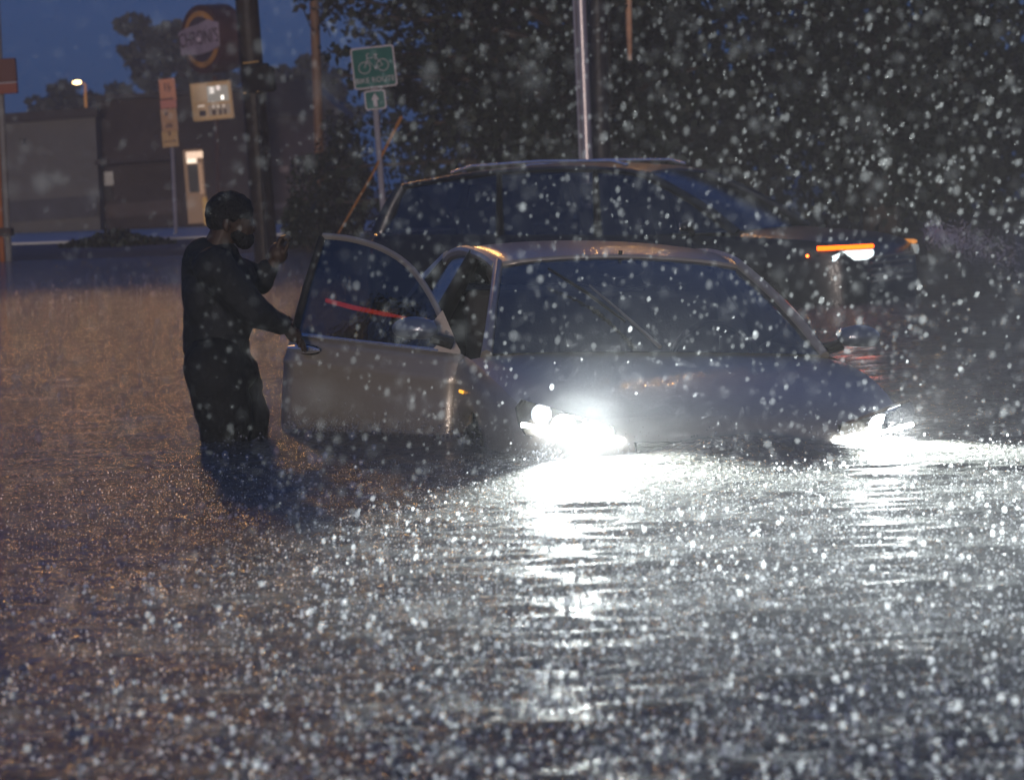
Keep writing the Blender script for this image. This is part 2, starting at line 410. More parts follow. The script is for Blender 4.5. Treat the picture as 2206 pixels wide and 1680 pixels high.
SG = dict(rail=[(1.92, 0.575, 1.265), (2.15, 0.585, 1.30), (2.6, 0.59, 1.32), (3.0, 0.58, 1.30), (3.35, 0.555, 1.25)], base=(0.835, 0.92), crown=0.045, roof=(0, 25),
          wb=(0.735, 1.2, 0.895), wbow=0.14, rb=(0.62, 3.95, 0.98), apil=0.036, bp=(2.32, 3.3), open=2.0)
srf, sws = greenhouse(SG, sedan, MT['silver'], MT['black'])
# floor, dashboard, steering wheel and seats
MB().box((0, 2.4, 0.24), (1.5, 2.6, 0.04)).build('floor_pan', MT['black'], sedan)
MB().box((0, 1.42, 0.76), (1.46, 0.36, 0.2)).build('dashboard', MT['black'], sedan, bevel=0.04)
m = MB(); m.tube([(0.38 + 0.185 * math.cos(a), 1.72 - 0.06 * math.sin(a), 0.84 + 0.175 * math.sin(a)) for a in np.linspace(0, 2 * PI, 25)], 0.014, 8, cap=False); m.box((0.38, 1.71, 0.84), (0.34, 0.03, 0.06)); m.tube([(0.38, 1.71, 0.84), (0.38, 1.5, 0.76)], 0.03, 8); m.build('steering_wheel', MT['black'], sedan)
for sx in (-0.38, 0.38): seat_part(sx, 2.12, 0.46, sedan)
m = MB(); m.box((0, 3.05, 0.46), (1.3, 0.5, 0.16)); m.box((0, 3.42, 0.8), (1.3, 0.13, 0.6), Matrix.Rotation(R(-20), 3, 'X')); m.build('rear_seat', MT['seat'], sedan, bevel=0.04)
m = MB(); m.ball((0, 1.95, 1.24), (0.12, 0.02, 0.035)); m.tube([(0, 1.95, 1.25), (0, 1.93, 1.33)], 0.01, 6); m.build('rear_view_mirror', MT['black'], sedan)
# grille and number plate, both awash
m = MB(); m.box((0, 0.03, 0.57), (0.78, 0.06, 0.09));
for k in range(4): m.box((0, -0.004, 0.535 + k * 0.023), (0.76, 0.012, 0.007))
m.build('grille', MT['black'], sedan, bevel=0.006)
for x in (-0.79, 0.79):
    for y in (0.95, 3.6): wheel((x, y, 0.30), sedan)
for s in (-1, 1):
    MB().box((s * 0.66, 4.49, 0.84), (0.28, 0.1, 0.14), Matrix.Rotation(s * R(-24), 3, 'Z')).build('tail_lamp', mat('tail_lens', (0.25, 0.01, 0.01), 0.25), sedan, bevel=0.02)
# wiper stopped part-way up the windscreen
def on_plane(px, py, pt, n):
    d = Vector(ray(px, py)); o = Vector((0, 0, CAMH)); return o + d * ((pt - o).dot(n) / d.dot(n))
_p = Msed @ Vector(sws[4][6]); _n = (Msed.to_3x3() @ (Vector(sws[6][6]) - Vector(sws[2][6])).cross(Vector(sws[4][9]) - Vector(sws[4][3]))).normalized()
_Mi = Msed.inverted()
def onws(px, py, off=0.02):
    q = _Mi @ on_plane(px, py, _p, _n); q.y -= off * 0.5; q.z += off; return q
m = MB(); m.tube([onws(1180, 588), onws(1262, 640), onws(1345, 702)], [0.006, 0.009, 0.007], 6, flat=0.6); wip = m.build('wiper', MT['black'], sedan)
m = MB(); m.tube([onws(1268, 632, .035), onws(1325, 680, .035), onws(1420, 762, .03)], [0.005, 0.006, 0.010], 6); m.build('wiper_arm', mat('grey_arm', (.12, .12, .12), .5), wip)
# driver-side mirror, the far one in the photo
mirror_part((0.985, 1.42, 0.965), 1, sedan, MT['mirrorshell'])
# headlamps
LENS = emit('headlamp_light', (0.88, 0.95, 1.0), 70); DRL = emit('running_light', (0.9, 0.96, 1.0), 16)
for s in (-1, 1):
    hl = MB()
    out = [(0.44, 0.60), (0.47, 0.675), (0.60, 0.712), (0.72, 0.745), (0.80, 0.765), (0.822, 0.73), (0.81, 0.665), (0.79, 0.63), (0.6, 0.602)]
    def fy(x): return 0.075 + max(0, x - 0.45) ** 1.7 * 0.85
    vv = [(s * x, fy(x) + 0.035, z) for x, z in out] + [(s * x, fy(x) - 0.012, z) for x, z in out]; n = len(out)
    hl.add(vv, [tuple(range(n))] + [(i, (i + 1) % n, (i + 1) % n + n, i + n) for i in range(n)]); H = hl.build('headlamp', MT['black'], sedan)
    cv = [(s * x, fy(x) - 0.03 - 0.012 * (z - .6) * 5, z) for x, z in out]
    mesh('lamp_cover', cv + [(s * 0.65, fy(0.65) - 0.05, 0.68)], [(i, (i + 1) % n, n) for i in range(n)], MT['lensglass'], H)
    def bowl(cx, cz, r, dp, nm, mt):
        V = []; F = []
        for j in range(6):
            t = j / 5
            for k in range(18):
                a = 2 * PI * k / 18; V.append((s * cx + r * t * math.cos(a), fy(cx) - 0.005 + dp * (1 - t * t), cz + r * t * math.sin(a)))
        for j in range(5):
            for k in range(18): F.append((j * 18 + k, j * 18 + (k + 1) % 18, (j + 1) * 18 + (k + 1) % 18, (j + 1) * 18 + k))
        return mesh(nm, V, F, mt, H)
    bowl(0.735, 0.712, 0.042, 0.05, 'reflector', MT['reflector']); bowl(0.655, 0.665, 0.052, 0.05, 'reflector', MT['reflector'])
    MB().ball((s * 0.655, fy(0.655) - 0.004, 0.665), (0.036, 0.018, 0.036), nu=20, nv=10).build('bulb_lens', LENS, H)
    MB().tube([(s * x, fy(x) - 0.035, 0.622 + 0.046 * (x - .44) / .36) for x in np.linspace(0.43, 0.81, 8)], 0.0095, 8).build('running_light', DRL, H)
    # the lamp's own beam
    ld = bpy.data.lights.new('headlight_beam', 'SPOT'); ld.energy = 1600 if s < 0 else 1450; ld.spot_size = R(84); ld.spot_blend = 1.0; ld.shadow_soft_size = 0.035; ld.color = (0.93, 1.0, 0.97)
    lo = bpy.data.objects.new('headlight_beam', ld); COL.objects.link(lo); lo.parent = H; lo.location = (s * 0.655, fy(0.655) - 0.075, 0.672)
    lo.rotation_euler = (R(-88), 0, R(4))
# --- the open door: its own panel, built in hinge coordinates (u back from the hinge, v outward, z up)
OPEN = R(42); HG = Vector((-0.872, 1.30, 0))
def D(u, v, z):
    cu, su = math.cos(OPEN), math.sin(OPEN)
    return Vector((HG.x - u * su - v * cu, HG.y + u * cu - v * su, z))
door = empty('door'); door.parent = sedan
def zbelt(u): return 0.885 + 0.045 * u
Z0, LEN = 0.22, 0.975
rows = []
for i in range(15):
    u = LEN * i / 14; row = []
    for t, v in ((0, -0.035), (0.12, -0.006), (0.3, 0.010), (0.5, 0.016), (0.68, 0.014), (0.80, 0.008), (0.835, 0.016), (0.86, 0.006), (0.93, -0.012), (1.0, -0.03)):
        row.append(D(u + 0.02 * math.sin(t * PI), v, Z0 + (zbelt(u) - Z0) * t))
    rows.append(row)
o = grid_surface(rows, 'door_panel', MT['silver'], door); solidify(o, 0.05, 1 if False else -1)
# window frame and pane
arc = [(0.02, 0.885), (0.12, 0.985), (0.26, 1.13), (0.42, 1.25), (0.60, 1.325), (0.80, 1.365), (0.97, 1.375)]
def lean(z): return -0.035 - (z - 0.89) * 0.42
top = [D(u, lean(z), z) for u, z in [tuple(q) for q in spline(arc, 22)]]
fr = MB().tube(top, 0.016, 8, flat=0.8).build('window_frame', MT['silver'], door)
MB().tube([D(0.97, lean(1.37), 1.37), D(0.98, lean(1.15), 1.15), D(0.975, lean(0.93), 0.93)], 0.022, 8, flat=0.6).build('window_frame', MT['black'], door)
MB().tube([D(0.12, -0.028, 0.895), D(0.6, -0.028, 0.915), D(0.95, -0.028, 0.933)], 0.009, 6).build('belt_trim', MT['chrome'], door)
pane = []
for q in spline(arc, 22):
    u, z = q; pane.append([D(min(u, 0.965), lean(zb + (z - zb) * t), zb + (z - zb) * t) for zb in (zbelt(u) - 0.01,) for t in (0, .35, .7, .98)])
pane.append([D(0.968, lean(z), z) for z in (0.93, 1.07, 1.22, 1.36)])
grid_surface(pane, 'door_window', MT['doorglass'], door)
# painted corner behind the mirror
mesh('mirror_corner', [D(0.0, -0.02, 0.885), D(0.16, -0.02, 0.892), D(0.075, -0.045, 0.975), D(0.01, -0.035, 0.90)], [(0, 1, 2, 3)], MT['beige'], door)
mesh('inner_trim', [D(0.13, -0.06, 1.07), D(0.20, -0.06, 1.00), D(0.17, -0.06, 0.95), D(0.10, -0.06, 0.93), D(0.06, -0.06, 0.95)], [(0, 1, 2, 3, 4)], MT['beige'], door)
# pull handle in a dished recess
m = MB(); m.ball((0, 0, 0), (0.075, 0.012, 0.024)); T = Matrix.Translation(D(0.835, 0.02, 0.868)) @ Matrix.Rotation(-(PI / 2 - OPEN) , 4, 'Z') @ Matrix.Rotation(R(1), 4, 'Y')
m.xf(T); m.build('handle_recess', MT['black'], door)
m = MB(); m.tube([T @ Vector((x, -0.03 - 0.012 * (1 - (x / .095) ** 2), 0.004)) for x in np.linspace(-0.095, 0.095, 9)], [0.006, .013, .017, .019, .019, .019, .017, .013, .006], 8); m.build('door_handle', MT['chrome'], door)
mo = mirror_part(D(0.10, 0.17, 0.995), 1, door, MT['mirrorshell'], Matrix.Rotation(-(PI / 2 - OPEN) + R(28), 4, 'Z'))
# tail-lamp reflection in the door glass, put in as a glowing strip
MB().tube([D(0.86, -0.012 + lean(1.085), 1.088), D(0.7, -0.012 + lean(1.06), 1.062), D(0.5, -0.012 + lean(1.035), 1.038), D(0.36, -0.012 + lean(1.02), 1.026)], [0.010, 0.011, 0.010, 0.004], 6, flat=0.3).build('red_reflection_strip', emit('red_glow', (1, 0.06, 0.03), 0.55), door)
# door opening: sill, jambs and hinge post
MB().box((-0.80, 1.82, 0.24), (0.1, 1.1, 0.12)).build('door_sill', MT['silver'], sedan, bevel=0.02)
MB().box((-0.835, 1.29, 0.55), (0.06, 0.07, 0.62)).build('door_jamb', MT['silver'], sedan, bevel=0.012)
MB().box((-0.83, 2.36, 0.57), (0.07, 0.08, 0.68)).build('door_jamb', MT['black'], sedan, bevel=0.012)
MB().box((-0.885, 1.12, 0.735), (0.008, 0.075, 0.014)).build('side_marker', MT['amber_refl'], sedan, bevel=0.003)

# --- the dark crossover driving past behind
suv = empty('crossover', (3.24, 23.5, -0.475), (0, 0, R(62)))
tag(suv, 'dark crossover vehicle driving through the flood behind the stalled car, amber lamps lit', 'crossover')
UP = dict(n=64, cabin=(1.15, 4.5), axles=(0.92, 3.58), st=[
    (0.0, 0.60, 0.72, 0.80, 0.3), (0.06, 0.76, 0.82, 0.90, 0.27), (0.16, 0.85, 0.90, 0.955, 0.25), (0.4, 0.91, 0.96, 1.005, 0.25), (0.8, 0.925, 0.99, 1.045, 0.25),
    (1.15, 0.93, 1.01, 1.07, 0.25), (2.0, 0.93, 1.04, 1.04, 0.25), (3.2, 0.93, 1.07, 1.07, 0.25), (4.4, 0.90, 1.10, 1.10, 0.28), (4.58, 0.86, 1.08, 1.1, 0.3), (4.68, 0.78, 0.95, 1.0, 0.34)])
car_body(UP, suv, MT['darkpaint'])
UG = dict(rail=[(1.95, 0.64, 1.55), (2.2, 0.66, 1.60), (2.8, 0.67, 1.635), (3.6, 0.65, 1.615), (4.38, 0.60, 1.53)], base=(0.87, 1.06), crown=0.04, roof=(0, 25),
          wb=(0.78, 1.05, 1.05), wbow=0.15, rb=(0.7, 4.56, 1.12), apil=0.04, bp=(2.35, 3.3))
greenhouse(UG, suv, MT['darkpaint'], MT['black'])
for s in (-1, 1):
    MB().tube([(s * 0.6, 2.15, 1.635), (s * 0.6, 2.3, 1.675), (s * 0.6, 3.0, 1.695), (s * 0.58, 3.7, 1.675), (s * 0.57, 3.9, 1.625)], 0.014, 8).build('roof_rack', MT['chrome'], suv)
MB().box((0, 2.6, 0.4), (1.6, 3.0, 0.05)).build('floor_pan', MT['black'], suv)
MB().box((0, 1.5, 0.93), (1.5, 0.3, 0.2)).build('dashboard', MT['black'], suv, bevel=0.04)
for sx in (-0.4, 0.4): seat_part(sx, 2.2, 0.62, suv)
m = MB(); m.box((0, 3.4, 0.62), (1.3, 0.5, 0.16)); m.box((0, 3.75, 1.0), (1.3, 0.13, 0.62), Matrix.Rotation(R(-16), 3, 'X')); m.build('rear_seat', MT['seat'], suv, bevel=0.04)
for x in (-0.83, 0.83):
    for y in (0.92, 3.58): wheel((x, y, 0.34), suv, 0.36)
mirror_part((1.06, 1.4, 1.1), 1, suv, MT['darkpaint']); mirror_part((-1.06, 1.4, 1.1), -1, suv, MT['darkpaint'])
AMB = emit('amber_signal', (1.0, 0.085, 0.002), 2.6)
for s in (-1, 1):
    def sy(x): return 0.045 + max(0, x - 0.5) ** 2.0 * 1.75
    pts = [(0.52, 0.83), (0.60, 0.855), (0.8, 0.875), (0.915, 0.885), (0.92, 0.86), (0.86, 0.80), (0.56, 0.775)]; n = len(pts)
    vv = [(s * x, sy(x) + 0.03, z) for x, z in pts] + [(s * x, sy(x) - 0.02, z) for x, z in pts]
    H = mesh('headlamp', vv, [tuple(range(n))] + [(i, (i + 1) % n, (i + 1) % n + n, i + n) for i in range(n)], MT['black'], suv, smooth=False)
    MB().tube([(s * x, sy(x) - 0.06, 0.894) for x in np.linspace(0.5, 0.925, 9)], 0.018, 8).build('signal_bar', AMB if s < 0 else mat('dim_signal', (.5, .25, .08), .3, emis=(1, .35, .05), es=.25), H)  # far-side bar still glows, only fainter
    MB().ball((s * 0.925, sy(0.925) + 0.03, 0.835), 0.012).build('side_marker', emit('marker_glow', (1, 0.14, 0.02), 4), H)
    rws = [[(s * x, sy(x) - 0.085, zb), (s * x, sy(x) - 0.095, (zb + zt) / 2), (s * x, sy(x) - 0.085, zt)] for x in np.linspace(.54, .87, 9) for zb, zt in ((.785 + max(0, .62 - x) * .35, .868 - max(0, x - .8) * .6),)]
    grid_surface(rws, 'lamp_lens', mat('lit_lens', (0.7, 0.75, 0.75), 0.2, emis=(0.72, 0.86, 0.88), es=0.8 if s < 0 else 0.1, bump=1, bscale=60), H)
m = MB()
for k in range(5): m.box((0, 0.015 - 0.0 * k, 0.60 + k * 0.05), (1.0, 0.05, 0.018))
m.build('grille', mat('grey_slats', (.12, .12, .13), .4), suv, bevel=0.004)
for s in (-1, 1):
    MB().box((s * 0.72, 4.60, 0.98), (0.3, 0.1, 0.13), Matrix.Rotation(s * R(-25), 3, 'Z')).build('tail_lamp', mat('tail_lens', (0.25, 0.01, 0.01), 0.25), suv, bevel=0.02)
    for yy in (2.0, 3.15): MB().box((s * 0.935, yy + .15, 0.96), (0.02, 0.18, 0.022)).build('door_handle', MT['chrome'], suv, bevel=0.005)

# ------------------------------------------------------------------ the person
PY = 12.25; SCL = PY / FPX
def cap(m, a, ra, b_, rb, n=16):
    a, b_ = Vector(a), Vector(b_); d = b_ - a; L = d.length
    m.ball(a, ra, nu=n, nv=10); m.ball(b_, rb, nu=n, nv=10)
    if L > 1e-4: m.tube([a, b_], [ra, rb], n)
def fuse(m, name, mt, parent=None, vox=0.008, sm=6, disp=0.0, dsize=0.08):
    o = m.build(name, mt, parent, smooth=False)
    r = o.modifiers.new('r', 'REMESH'); r.mode = 'VOXEL'; r.voxel_size = vox; r.use_smooth_shade = True
    s = o.modifiers.new('s', 'SMOOTH'); s.iterations = sm; s.factor = 0.5
    if disp:
        t = bpy.data.textures.new(name + '_folds', 'CLOUDS'); t.noise_scale = dsize; t.noise_depth = 2
        dm = o.modifiers.new('d', 'DISPLACE'); dm.texture = t; dm.strength = disp; dm.mid_level = 0.5; dm.texture_coords = 'LOCAL'
    dg = bpy.context.evaluated_depsgraph_get(); me2 = bpy.data.meshes.new_from_object(o.evaluated_get(dg))
    o.modifiers.clear(); o.data = me2; me2.name = name
    if not me2.materials: me2.materials.append(mt)
    me2.shade_smooth()
    return o
def Pp(x, y, dy=0): return W(x, y, PY + dy)
px = SCL
skin = mat('skin', (0.040, 0.024, 0.018), 0.5, bump=0.1, bscale=80, var=0.1, vscale=20)
cloth = mat('soaked_navy_cloth', (0.013, 0.015, 0.019), 0.75, spec=.2, bump=0.5, bscale=35, var=0.3, vscale=6)
cloth2 = mat('soaked_dark_denim', (0.010, 0.011, 0.013), 0.8, spec=.2, bump=0.5, bscale=30, var=0.3, vscale=7)
m = MB()
m.ball(Pp(497, 464), (0.098, 0.078, 0.100)); m.ball(Pp(514, 490), (0.070, 0.062, 0.075)); m.ball(Pp(524, 512, 0), (0.042, 0.045, 0.048))
m.ball(Pp(545, 493), (0.014, 0.013, 0.017)); m.ball(Pp(537, 513), (0.017, 0.024, 0.010)); m.ball(Pp(536, 476), (0.016, 0.05, 0.012))
m.ball(Pp(487, 486, -0.078), (0.017, 0.012, 0.032)); m.ball(Pp(487, 486, 0.078), (0.017, 0.012, 0.032))
for e in (-0.03, 0.03): m.ball(Pp(535, 486, e), 0.014)
cap(m, Pp(482, 500), 0.058, Pp(458, 552), 0.062)
cap(m, Pp(455, 590), 0.12, Pp(468, 770), 0.12)
RS, LS = Pp(462, 578, -0.17), Pp(470, 575, 0.17)
RE, LE = Pp(545, 672, -0.14), Pp(560, 606, 0.18)
RW, LW = Pp(618, 706, -0.02), Pp(592, 560, 0.17)
cap(m, RS, 0.055, RE, 0.042); cap(m, RE, 0.042, RW, 0.026); cap(m, LS, 0.055, LE, 0.042); cap(m, LE, 0.042, LW, 0.028)
# legs down to the road under the water
HR, HL = Pp(462, 790, -0.1), Pp(480, 790, 0.1); KR, KL = Pp(488, 920, -0.1), Pp(530, 905, 0.1)
AR = Vector((KR.x - 0.06, KR.y + 0.02, -0.57)); AL = Vector((KL.x + 0.02, KL.y + 0.02, -0.57))
for a, k_, an in ((HR, KR, AR), (HL, KL, AL)):
    cap(m, a, 0.085, k_, 0.06); cap(m, k_, 0.058, an, 0.038); cap(m, an - Vector((0.03, 0, 0.03)), 0.042, an + Vector((0.15, 0, -0.05)), 0.035)
# hands: palm, four fingers of unequal length and a thumb each
def hand(wr, palm, dirs, curl, th, side):
    cap(m, wr, 0.026, palm, 0.034)
    d = (palm - wr).normalized()
    for k, (o, l) in enumerate(zip((-0.030, -0.010, 0.010, 0.029), (0.070, 0.080, 0.076, 0.058))):
        base = palm + d * 0.03 + side * o
        p1 = base + d * l * 0.45; p2 = p1 + (d * 0.3 + curl * 0.95).normalized() * l * 0.38; p3 = p2 + (curl * 1.0 - d * 0.55).normalized() * l * 0.26
        cap(m, base, 0.0105, p1, 0.0098, 8); cap(m, p1, 0.0098, p2, 0.009, 8); cap(m, p2, 0.009, p3, 0.008, 8)
    t0 = wr.lerp(palm, 0.5) + th * 0.02; t1 = t0 + (th * 0.9 + d * 0.5).normalized() * 0.042; t2 = t1 + (th * 0.15 + d).normalized() * 0.03
    cap(m, t0, 0.014, t1, 0.011, 8); cap(m, t1, 0.011, t2, 0.009, 8)
hand(RW, Pp(634, 722, 0.05), None, Vector((0.3, 0.35, -0.9)), Vector((-0.2, -0.3, 0.9)), Vector((-0.3, -0.85, 0.2)).normalized())
m.ball(Pp(599, 546, 0.17), (.045, .045, .05)); hand(LW, Pp(598, 542, 0.17), None, Vector((0.75, -0.45, -0.1)), Vector((0.7, -0.6, 0.1)), Vector((0.2, 0.95, 0.0)).normalized())
person = fuse(m, 'person', skin, None, 0.006, 2)
tag(person, 'person in dark soaked clothes standing thigh-deep in the flood, gripping the open car door handle', 'person')
# hair, beard, shirt, trousers
m = MB(); m.ball(Pp(494, 456), (0.108, 0.088, 0.094)); m.ball(Pp(478, 468), (0.076, 0.083, 0.078)); hair = fuse(m, 'hair', mat('black_hair', (0.008, 0.008, 0.010), 0.7, bump=1, bscale=90), person, 0.009, 3, 0.012, 0.03)
m = MB(); m.ball(Pp(526, 516), (0.046, 0.052, 0.045)); m.ball(Pp(514, 503), (0.05, 0.066, 0.045)); fuse(m, 'beard', bpy.data.materials['black_hair'], person, 0.008, 3, 0.008, 0.02)
m = MB()
m.ball(Pp(458, 572), (0.118, 0.21, 0.082)); cap(m, Pp(460, 600), 0.135, Pp(466, 690), 0.140); cap(m, Pp(466, 690), 0.140, Pp(469, 752), 0.136)
m.ball(Pp(440, 556), (0.09, 0.16, 0.055)); m.ball(Pp(480, 545), (0.075, 0.10, 0.05)); m.ball(Pp(494, 600), (0.10, 0.16, 0.12))
cap(m, RS, 0.095, RE, 0.074); cap(m, RE, 0.072, RE.lerp(RW, 0.78), 0.050); cap(m, LS, 0.085, LE, 0.062); cap(m, LE, 0.062, LE.lerp(LW, 0.55), 0.046)
m.ball(Pp(528, 610, 0.05), (0.06, 0.12, 0.10))
m.ball(Pp(440, 640), (0.10, 0.17, 0.16)); m.ball(Pp(505, 680), (0.085, 0.15, 0.13)); cap(m, Pp(440, 560), 0.10, Pp(442, 745), 0.10)
shirt = fuse(m, 'shirt', cloth, person, 0.010, 8, 0.020, 0.10)
m = MB()
cap(m, Pp(469, 752), 0.142, Pp(470, 800), 0.145); cap(m, HR, 0.14, Pp(484, 905, -0.1), 0.125); cap(m, HL, 0.13, Pp(526, 895, 0.08), 0.115); m.ball(Pp(535, 835, 0.05), (.06, .1, .12)); m.ball(Pp(520, 800, 0), (0.08, 0.15, 0.09))
cap(m, Pp(484, 905, -0.1), 0.12, Vector((KR.x - 0.02, KR.y, -0.14)), 0.085); cap(m, Pp(528, 895, 0.08), 0.112, Vector((KL.x, KL.y, -0.12)), 0.082)
fuse(m, 'trousers', cloth2, person, 0.010, 6, 0.026, 0.09)

# ------------------------------------------------------------------ poles, signs
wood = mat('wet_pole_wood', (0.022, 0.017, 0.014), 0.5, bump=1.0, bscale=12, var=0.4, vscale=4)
steel = mat('galvanised_steel', (0.40, 0.36, 0.36), 0.42, 0.7, bump=0.15, bscale=20, var=0.1)
def pole(name, p_lo, p_hi, Y, rpx_lo, rpx_hi, mt, label, cat, group=None, below=-0.64):
    a, b_ = W(*p_lo, Y), W(*p_hi, Y); d = (a - b_) / max(1e-6, (b_.z - a.z)); base = a + d * (a.z - below)
    rt = empty(name, base); tag(rt, label, cat, group)
    inv = Matrix.Translation(-base)
    tp = b_ + (b_ - a) * 0.0
    r0, r1 = rpx_lo * Y / FPX, rpx_hi * Y / FPX
    return rt, base, tp, r0, r1, inv
def shaft(rt, base, top_, r0, r1, mt, name='shaft', n=14):
    m = MB(); k = 8; pts = [(top_ - base) * (i / k) for i in range(k + 1)]; rs = [r0 + (r1 - r0) * i / k for i in range(k + 1)]
    m.tube(pts, rs, n); return m.build(name, mt, rt)
SOD = emit('sodium_lamp', (1.0, 0.50, 0.12), 40)
def lamp_arm(rt, p0, out, energy, name='lamp_head', aim=None):
    """curved arm with a cobra head; positions relative to the pole"""
    arm = MB().tube([p0, p0 + out * 0.4 + Vector((0, 0, 0.5)), p0 + out * 0.8 + Vector((0, 0, 0.65)), p0 + out + Vector((0, 0, 0.62))], 0.035, 8).build('lamp_arm', steel, rt)
    hp = p0 + out + Vector((0, 0, 0.6)); ang = math.atan2(out.y, out.x)
    h = MB().ball((0, 0, 0), (0.38, 0.16, 0.09)).xf(Matrix.Translation(hp) @ Matrix.Rotation(ang, 4, 'Z')).build(name, steel, rt)
    MB().ball((0, 0, -0.07), (0.2, 0.12, 0.07)).xf(Matrix.Translation(hp) @ Matrix.Rotation(ang, 4, 'Z')).build('lamp_bowl', SOD, h)
    l = bpy.data.lights.new('sodium_glow', 'SPOT' if aim else 'POINT'); l.energy = energy; l.color = (1.0, 0.50, 0.14); l.shadow_soft_size = 0.7 if aim else 0.15
    lo = bpy.data.objects.new('sodium_glow', l); COL.objects.link(lo); lo.parent = h; lo.location = hp + Vector((0, 0, -0.25))
    if aim:
        l.spot_size = R(76); l.spot_blend = 1.0
        lo.rotation_euler = (Vector(aim) - Vector(rt.location) - lo.location).to_track_quat('-Z', 'Y').to_euler()

# utility pole behind the person
rt, base, tp, r0, r1, inv = pole('utility_pole', (574, 560), (531, 0), 40, 21, 21, wood, 'thick dark wet utility pole with a meter box, rising behind the person', 'utility pole')
d = (tp - base).normalized(); tp2 = base + d * 10.2
shaft(rt, base, tp2, 0.175, 0.15, wood)
pc = W(553, 170, 40) - base
MB().box(pc + Vector((0.02, -0.13, 0)), (0.36, 0.16, 0.40), Matrix.Rotation(R(-4), 3, 'Y')).build('meter_box', mat('box_black', (.012, .012, .013), .85, spec=.1), rt, bevel=0.02)
MB().box(W(572, 172, 40) - base + Vector((0.06, -0.12, 0)), (0.18, 0.14, 0.36), Matrix.Rotation(R(-4), 3, 'Y')).build('meter_box', mat('dark_grey_box', (0.015, 0.018, 0.018), 0.85, spec=.1, bump=.2), rt, bevel=0.04)
m = MB(); m.tube([W(556, 205, 40) - base + Vector((0.02, -0.19, 0)), W(563, 330, 40) - base + Vector((0.02, -0.19, 0)), W(578, 560, 40) - base + Vector((0.02, -0.19, -0.6))], 0.035, 10); m.build('conduit', mat('dark_conduit', (.015, .015, .017), .6, spec=.15), rt)
for yy in (137, 201): MB().tube([W(526, yy + 1, 40) - base + Vector((0, -0.16, 0)), W(560, yy - 3, 40) - base + Vector((0, -0.2, 0))], 0.012, 6).build('strap', mat('brass_strap', (0.5, 0.3, 0.1), 0.3, 0.8), rt)
lamp_arm(rt, tp2 - base - d * 0.7, Vector((-1.9, -1.0, 0)), 1350, aim=(-5.4, 23, 0))

# wooden pole further back with wires
rt, base, tp, r0, r1, inv = pole('utility_pole', (690, 400), (677, 0), 58, 8, 8, wood, 'slim brown wooden pole behind the branches left of the bike sign', 'utility pole', below=0.05)
d = (tp - base).normalized(); shaft(rt, base, base + d * 10.5, 0.105, 0.085, mat('orange_lit_wood', (0.15, 0.085, 0.05), 0.5, bump=.8, bscale=14, var=.25, vscale=3))  # orange lamplight put into the wood colour
MB().box(d * 9.8, (1.8, 0.09, 0.11)).build('crossarm', wood, rt)
lamp_arm(rt, d * 8.2, Vector((-1.6, -0.9, 0)), 45)
m = MB()
for (xa, ya, xb, yb) in ((640, 0, 668, 58), (684, 20, 712, 80), (668, 58, 676, 70)):
    m.tube([W(xa, ya, 57.5), W((xa + xb) / 2 + 3, (ya + yb) / 2 - 1, 57.5), W(xb, yb, 57.5)], 0.012, 5)
tag(m.build('wires', MT['black']), 'thin dark service wires hanging beside the slim brown wooden pole', 'wire')

# bicycle route sign
rt, base, tp, r0, r1, inv = pole('bike_route_sign', (822, 405), (803, 150), 41, 5, 5, steel, 'green bicycle route sign with a small arrow plate on a leaning steel post', 'road sign')
a = W(806, 190, 41); shaft(rt, base, a + (tp - base).normalized() * 0.25, 0.045, 0.045, steel, 'post', 8)
signgreen = mat('sign_green', (0.004, 0.085, 0.068), 0.6, var=0.15, vscale=3, spec=.15); signwhite = mat('sign_white', (0.34, 0.31, 0.33), 0.5, emis=(0.5, 0.4, 0.45), es=0.0)
def plate(cx, cy, wpx, hpx, Y, rotd, name, par, base, r=0.04):
    c = W(cx, cy, Y) + Vector((0, -0.08, 0)) - base; w, h = wpx * Y / FPX, hpx * Y / FPX
    Mx = Matrix.Translation(c) @ Matrix.Rotation(R(-rotd), 4, 'Y')
    def rr(w, h, r):
        P = []
        for sx, sz, a0 in ((1, 1, 0), (-1, 1, 90), (-1, -1, 180), (1, -1, 270)):
            for k in range(5):
                an = R(a0 + k * 22.5); P.append((sx * (w / 2 - r) + r * math.cos(an), sz * (h / 2 - r) + r * math.sin(an)))
        return P
    rim = MB().prism(rr(w, h, r), 0.012).xf(Mx).build(name, signwhite, par, smooth=False)
    f = MB().prism(rr(w - 0.045, h - 0.045, r * .8), 0.012).xf(Mx @ Matrix.Translation((0, -0.004, 0))).build('sign_face', signgreen, rim, smooth=False)
    return rim, Mx
def text(s, size, Mx, mt, par, name, sxx=1.0, ext=0.003):
    cu = bpy.data.curves.new(name, 'FONT'); cu.body = s; cu.size = size; cu.align_x = 'CENTER'; cu.align_y = 'CENTER'; cu.extrude = ext; cu.offset = 0
    o = bpy.data.objects.new(name, cu); COL.objects.link(o)
    dg = bpy.context.evaluated_depsgraph_get(); me = bpy.data.meshes.new_from_object(o.evaluated_get(dg)); bpy.data.objects.remove(o)
    me.transform(Mx @ Matrix.Rotation(PI / 2, 4, 'X') @ Matrix.Diagonal((sxx, 1, 1, 1)))
    ob = bpy.data.objects.new(name, me); COL.objects.link(ob); me.materials.clear(); me.materials.append(mt); ob.parent = par; return ob
rim, Mx = plate(806, 146, 93, 88, 41, 3.2 + 1.2, 'sign_plate', rt, base)
text('BIKE ROUTE', 0.108, Mx @ Matrix.Translation((0, -0.014, -0.185)), signwhite, rim, 'lettering', 0.98)
m = MB(); k = 0.61 / 860   # drawing units -> metres
def q(x, z): return Vector(((x - 675) * k, -0.0155, (-(z - 605)) * k))
